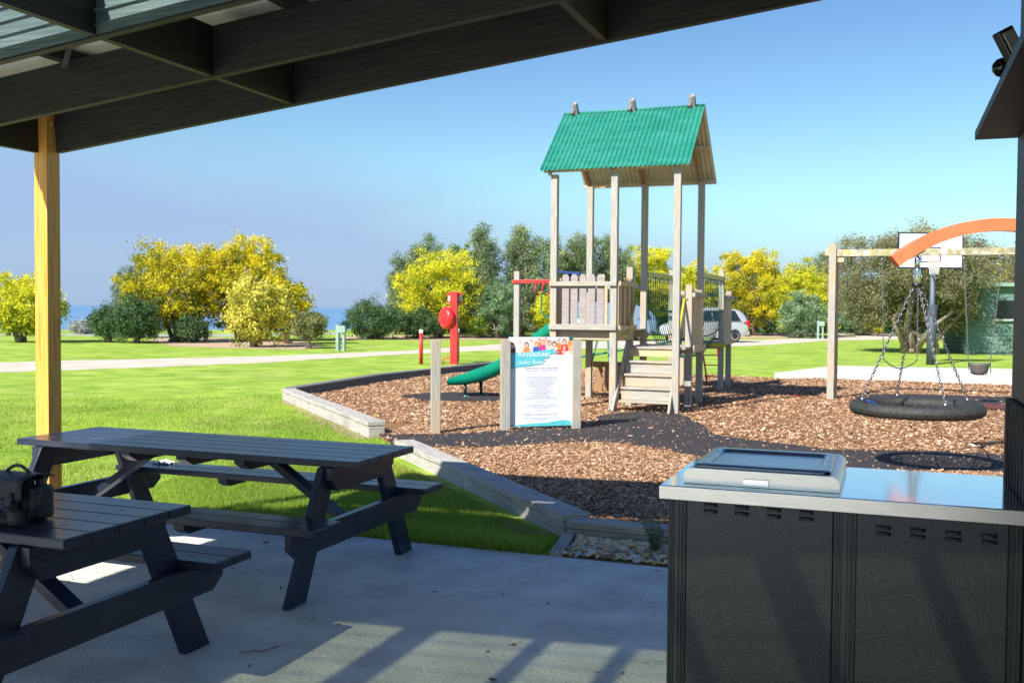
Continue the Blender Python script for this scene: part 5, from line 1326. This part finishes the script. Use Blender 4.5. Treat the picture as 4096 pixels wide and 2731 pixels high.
def tree(kind, x, y, r, top, label, name=None, z0=None, n=None, size=.053, group='wattles and shrubs beyond the lawn'):
    cat = {'dark': 'bush', 'sage': 'bush', 'pale': 'bush', 'olive': 'bush'}.get(kind, 'tree')
    if z0 is None: z0 = {'banksia': .5, 'tea': 1.5, 'goldwattle': .45, 'wattle': .35, 'green': .2, 'olive': .35, 'grey': .5}.get(kind, .06)
    t = thing(name or {'wattle': 'wattle_tree', 'goldwattle': 'wattle_tree', 'palewattle': 'wattle_tree', 'banksia': 'banksia_tree', 'dark': 'dark_shrub', 'sage': 'sage_shrub', 'tea': 'tea_tree', 'green': 'green_tree', 'grey': 'grey_tree', 'pale': 'coastal_shrub', 'olive': 'olive_shrub'}[kind], label, cat, (x, y, 0), group)
    vol = r * (top - z0)
    n = n or int(3600 + 3300 * vol)
    P, ct, C = crown_points(kind, r, z0, top, n)
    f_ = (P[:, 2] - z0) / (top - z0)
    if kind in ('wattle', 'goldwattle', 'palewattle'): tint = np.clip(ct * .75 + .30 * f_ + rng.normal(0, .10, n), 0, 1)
    elif kind == 'banksia': tint = np.clip(ct * .6 + rng.beta(2, 3, n) * .5, 0, .965); tint[rng.random(n) < .004] = 1
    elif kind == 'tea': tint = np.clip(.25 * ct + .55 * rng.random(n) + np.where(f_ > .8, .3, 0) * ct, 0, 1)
    else: tint = np.clip(ct * .6 + rng.random(n) * .4, 0, 1)
    P[:, 0] += x; P[:, 1] += y
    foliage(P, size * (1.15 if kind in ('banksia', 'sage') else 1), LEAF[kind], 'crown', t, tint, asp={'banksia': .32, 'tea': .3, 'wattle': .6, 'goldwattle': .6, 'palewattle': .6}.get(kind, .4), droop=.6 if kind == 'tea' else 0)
    mb = MB(); nb = 3 + int(r * 2)
    tr = .035 + .035 * r
    for k in range(nb):
        c = C[rng.integers(0, len(C)), :3]; e = V(x + c[0] * .85, y + c[1] * .85, max(.3, c[2]))
        b0 = V(x + rng.normal(0, tr * 1.5), y + rng.normal(0, tr * 1.5), 0)
        m_ = b0.lerp(e, .45) + V(rng.normal(0, .12 * r), rng.normal(0, .12 * r), .1 * r)
        mb.tube([b0, m_, e], [tr, tr * .6, tr * .2], 6)
    mb.build('trunk', M['bark'], t)
    return t
TREES = [
 ('wattle', -35.2, 32.91, 1.72, 3.0, 'yellow flowering wattle at the far left, half behind the honey post'),
 ('grey', -35.76, 40.19, 1.1, 3.75, 'hazy grey green tree behind the left side of the golden wattle'),
 ('goldwattle', -30.39, 36.8, 2.2, 4.6, 'large golden wattle, left one of the big pair above the dark shrubs'),
 ('goldwattle', -28.3, 39.15, 1.9, 5.15, 'tallest golden wattle of the left group with bare limbs showing'),
 ('palewattle', -23.89, 33.74, 1.15, 2.85, 'pale lemon wattle bush in front of the tall golden wattle'),
 ('goldwattle', -24.6, 37.21, .95, 2.75, 'small golden wattle right behind the pale lemon bush'),
 ('olive', -21.4, 33.75, .62, 1.42, 'small round olive coloured shrub on a thin stem'),
 ('dark', -32.34, 34.81, .85, 1.6, 'dark green shrub, leftmost under the golden wattles'),
 ('dark', -30.6, 34.65, 1.15, 2.0, 'broad dark green shrub in front of the big golden wattle'),
 ('dark', -29.0, 36.2, .72, 1.25, 'low dark shrub at the foot of the tall golden wattle'),
 ('pale', -42.64, 44.2, .8, .75, 'pale coastal scrub by the shore right of the honey post'),
 ('pale', -41.0, 45.3, .6, .8, 'pale coastal scrub by the shore next to the dark shrub'),
 ('wattle', -26.9, 42.98, .5, 1.3, 'small yellow wattle sprig beyond the olive shrub'),
 ('dark', -24.87, 45.24, 1.65, 1.95, 'wide rounded dark green bush before the tall banksias'),
 ('dark', -23.2, 47.12, 1.0, 1.5, 'low dark bush under the bright yellow wattle'),
 ('wattle', -23.1, 49.4, 2.15, 4.7, 'bright yellow wattle before the banksias behind the hose post'),
 ('banksia', -28.2, 54.48, 1.35, 4.75, 'leftmost grey green banksia above the wide dark bush'),
 ('banksia', -27.5, 57.19, 1.25, 6.3, 'slender upright banksia behind the bright yellow wattle'),
 ('green', -25.1, 56.47, 1.3, 5.5, 'fresh green tree top behind the bright yellow wattle'),
 ('banksia', -22.4, 53.87, 1.2, 6.5, 'tall narrow banksia right of the bright yellow wattle'),
 ('banksia', -20.4, 55.05, 1.5, 6.45, 'broad grey banksia with a bushy top left of the ring bar post'),
 ('sage', -20.07, 50.43, 1.45, 3.3, 'silvery sage coloured bush below the broad grey banksia'),
 ('banksia', -18.6, 55.6, 1.35, 5.9, 'open banksia between the ring bar post and the tower'),
 ('banksia', -16.4, 59.66, 1.7, 6.3, 'banksia seen between the left tower posts'),
 ('banksia', -17.3, 57.4, 1.6, 6.1, 'wide banksia filling the gap left of the middle tower post'),
 ('banksia', -24.6, 55.2, 1.3, 5.3, 'shorter banksia between the slender one and the tall narrow one'),
 ('wattle', -17.9, 52.4, .75, 2.4, 'small bright yellow wattle behind the green slide'),
 ('green', -20.9, 50.2, .95, 1.45, 'low feathery green shrub under the sage bush'),
 ('wattle', -14.7, 64.0, 1.9, 5.9, 'yellow wattle seen through the middle of the tower'),
 ('wattle', -11.5, 64.14, 1.65, 4.9, 'yellow wattle behind the right tower posts'),
 ('goldwattle', -8.45, 66.0, 2.4, 5.75, 'big orange gold wattle right of the play tower'),
 ('wattle', -5.2, 64.5, 2.0, 4.7, 'yellow wattle left of the swing frame post'),
 ('sage', -4.95, 61.6, 1.35, 2.6, 'rounded sage green bush beside the far power post'),
 ('banksia', -5.0, 81.0, 1.8, 6.1, 'distant banksia just left of the swing frame post'),
 ('sage', -9.9, 63.6, 1.2, 1.65, 'low sage bush below the orange gold wattle'),
 ('sage', -1.92, 71.2, 1.45, 2.7, 'sage bush behind the left swing chain'),
 ('sage', .5, 70.7, 1.5, 2.5, 'sage bush left of the court pole in the distance'),
 ('wattle', -.9, 69.9, .6, 1.9, 'tiny yellow wattle behind the belt swing'),
 ('wattle', 7.3, 66.5, 1.6, 4.9, 'yellow wattle rising behind the green shed'),
]
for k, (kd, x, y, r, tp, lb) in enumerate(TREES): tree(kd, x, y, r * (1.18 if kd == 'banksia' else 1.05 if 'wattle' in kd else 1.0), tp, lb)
# big tea tree with a leaning trunk
tt = tree('tea', .9, 41.9, 3.05, 4.95, 'huge drooping olive brown tea tree behind the basketball hoop', z0=1.35, n=85000, size=.052, group=None)
P_, ct_, _ = crown_points('tea', 2.5, .95, 2.9, 32000); P_[:, 0] += .6; P_[:, 1] += 42.6
foliage(P_, .055, LEAF['tea'], 'lower_crown', tt, np.clip(rng.random(len(P_)) * .8, 0, 1), .3, .6)
tree('tea', 4.6, 48.2, 2.3, 4.7, 'olive brown tea tree rising behind the shed at the right edge', z0=1.2, n=26000, size=.055, group=None)
mb = MB()
mb.tube([(1.6, 41.6, 0), (1.55, 41.6, .7), (1.2, 41.7, 1.6), (.6, 41.9, 2.6)], [.22, .15, .11, .05], 10)
mb.tube([(1.55, 41.6, .4), (.6, 41.5, 1.0), (-.5, 41.6, 1.7), (-1.3, 42, 2.4)], [.10, .08, .05, .03], 8)
mb.tube([(1.6, 41.6, .5), (2.3, 41.7, 1.3), (3.0, 41.8, 2.2)], [.10, .07, .03], 8)
mb.build('main_trunk', M['bark'], tt)

# background scrub that reads as one mass
P = []; tn = []
for k in range(170):
    u = k / 170
    cx = -31 + 55 * u + rng.normal(0, .8); cy = 57 + 36 * u + rng.normal(0, 2.0) + 4
    hh = rng.uniform(1.4, 3.0) if u > .12 else rng.uniform(.8, 1.8)
    m_ = 380
    q = rng.normal(size=(m_, 3)) * np.array([1.0, .9, hh * .30]) + np.array([cx, cy, hh * .55]); q[:, 2] = np.maximum(q[:, 2], .05)
    P.append(q); tn.append(np.clip(rng.uniform(.1, .7) + rng.normal(0, .15, m_), 0, 1))
P = np.concatenate(P); o = foliage(P, .15, LEAF['dark'], 'distant_scrub', None, np.concatenate(tn), .45)
tag(o, 'dark mass of scrub running behind all the trees', 'scrub', kind='stuff')

# ------------------------------------------------------------------ debris on the slab
mb = MB(); mb.tube([(-2.80, 3.83, .012), (-2.76, 3.88, .014), (-2.72, 3.90, .012), (-2.68, 3.97, .016)], .0035, 5)
mb.tube([(-2.76, 3.88, .008), (-2.77, 3.92, .012)], .002, 4)
tag(mb.build('twig', M['bark']), 'thin brown twig lying on the concrete right of the near table', 'twig')
n = 420
x = rng.uniform(-5.5, 0, n); y = rng.uniform(2.6, 6.1, n); a = rng.uniform(0, 6.28, n); l = rng.gamma(2, .004, n) + .002; wd = l * rng.uniform(.2, .6, n)
u = np.stack([np.cos(a), np.sin(a), np.full(n, .15)], 1); s_ = np.stack([-np.sin(a), np.cos(a), np.zeros(n)], 1); c = np.stack([x, y, np.full(n, .010)], 1)
v = np.stack([c - u * l[:, None], c + s_ * wd[:, None], c + u * l[:, None], c - s_ * wd[:, None]], 1).reshape(-1, 3)
o = npmesh('leaf_litter', v, 4, M['chips'], rng.uniform(0, .25, n)); tag(o, 'tiny bits of leaf and bark scattered on the concrete', 'leaf litter', kind='stuff')
P = np.stack([rng.normal(-2.45, .05, 26), rng.normal(6.42, .04, 26), rng.uniform(.02, .05, 26)], 1)
o = foliage(P, .022, M['chips'], 'dry_leaves', None, rng.uniform(.7, 1, 26), .35); tag(o, 'curled dry leaves in the grass at the patio edge', 'leaves', kind='stuff')

for o in bpy.data.objects:
    if '_world' in o: del o['_world']
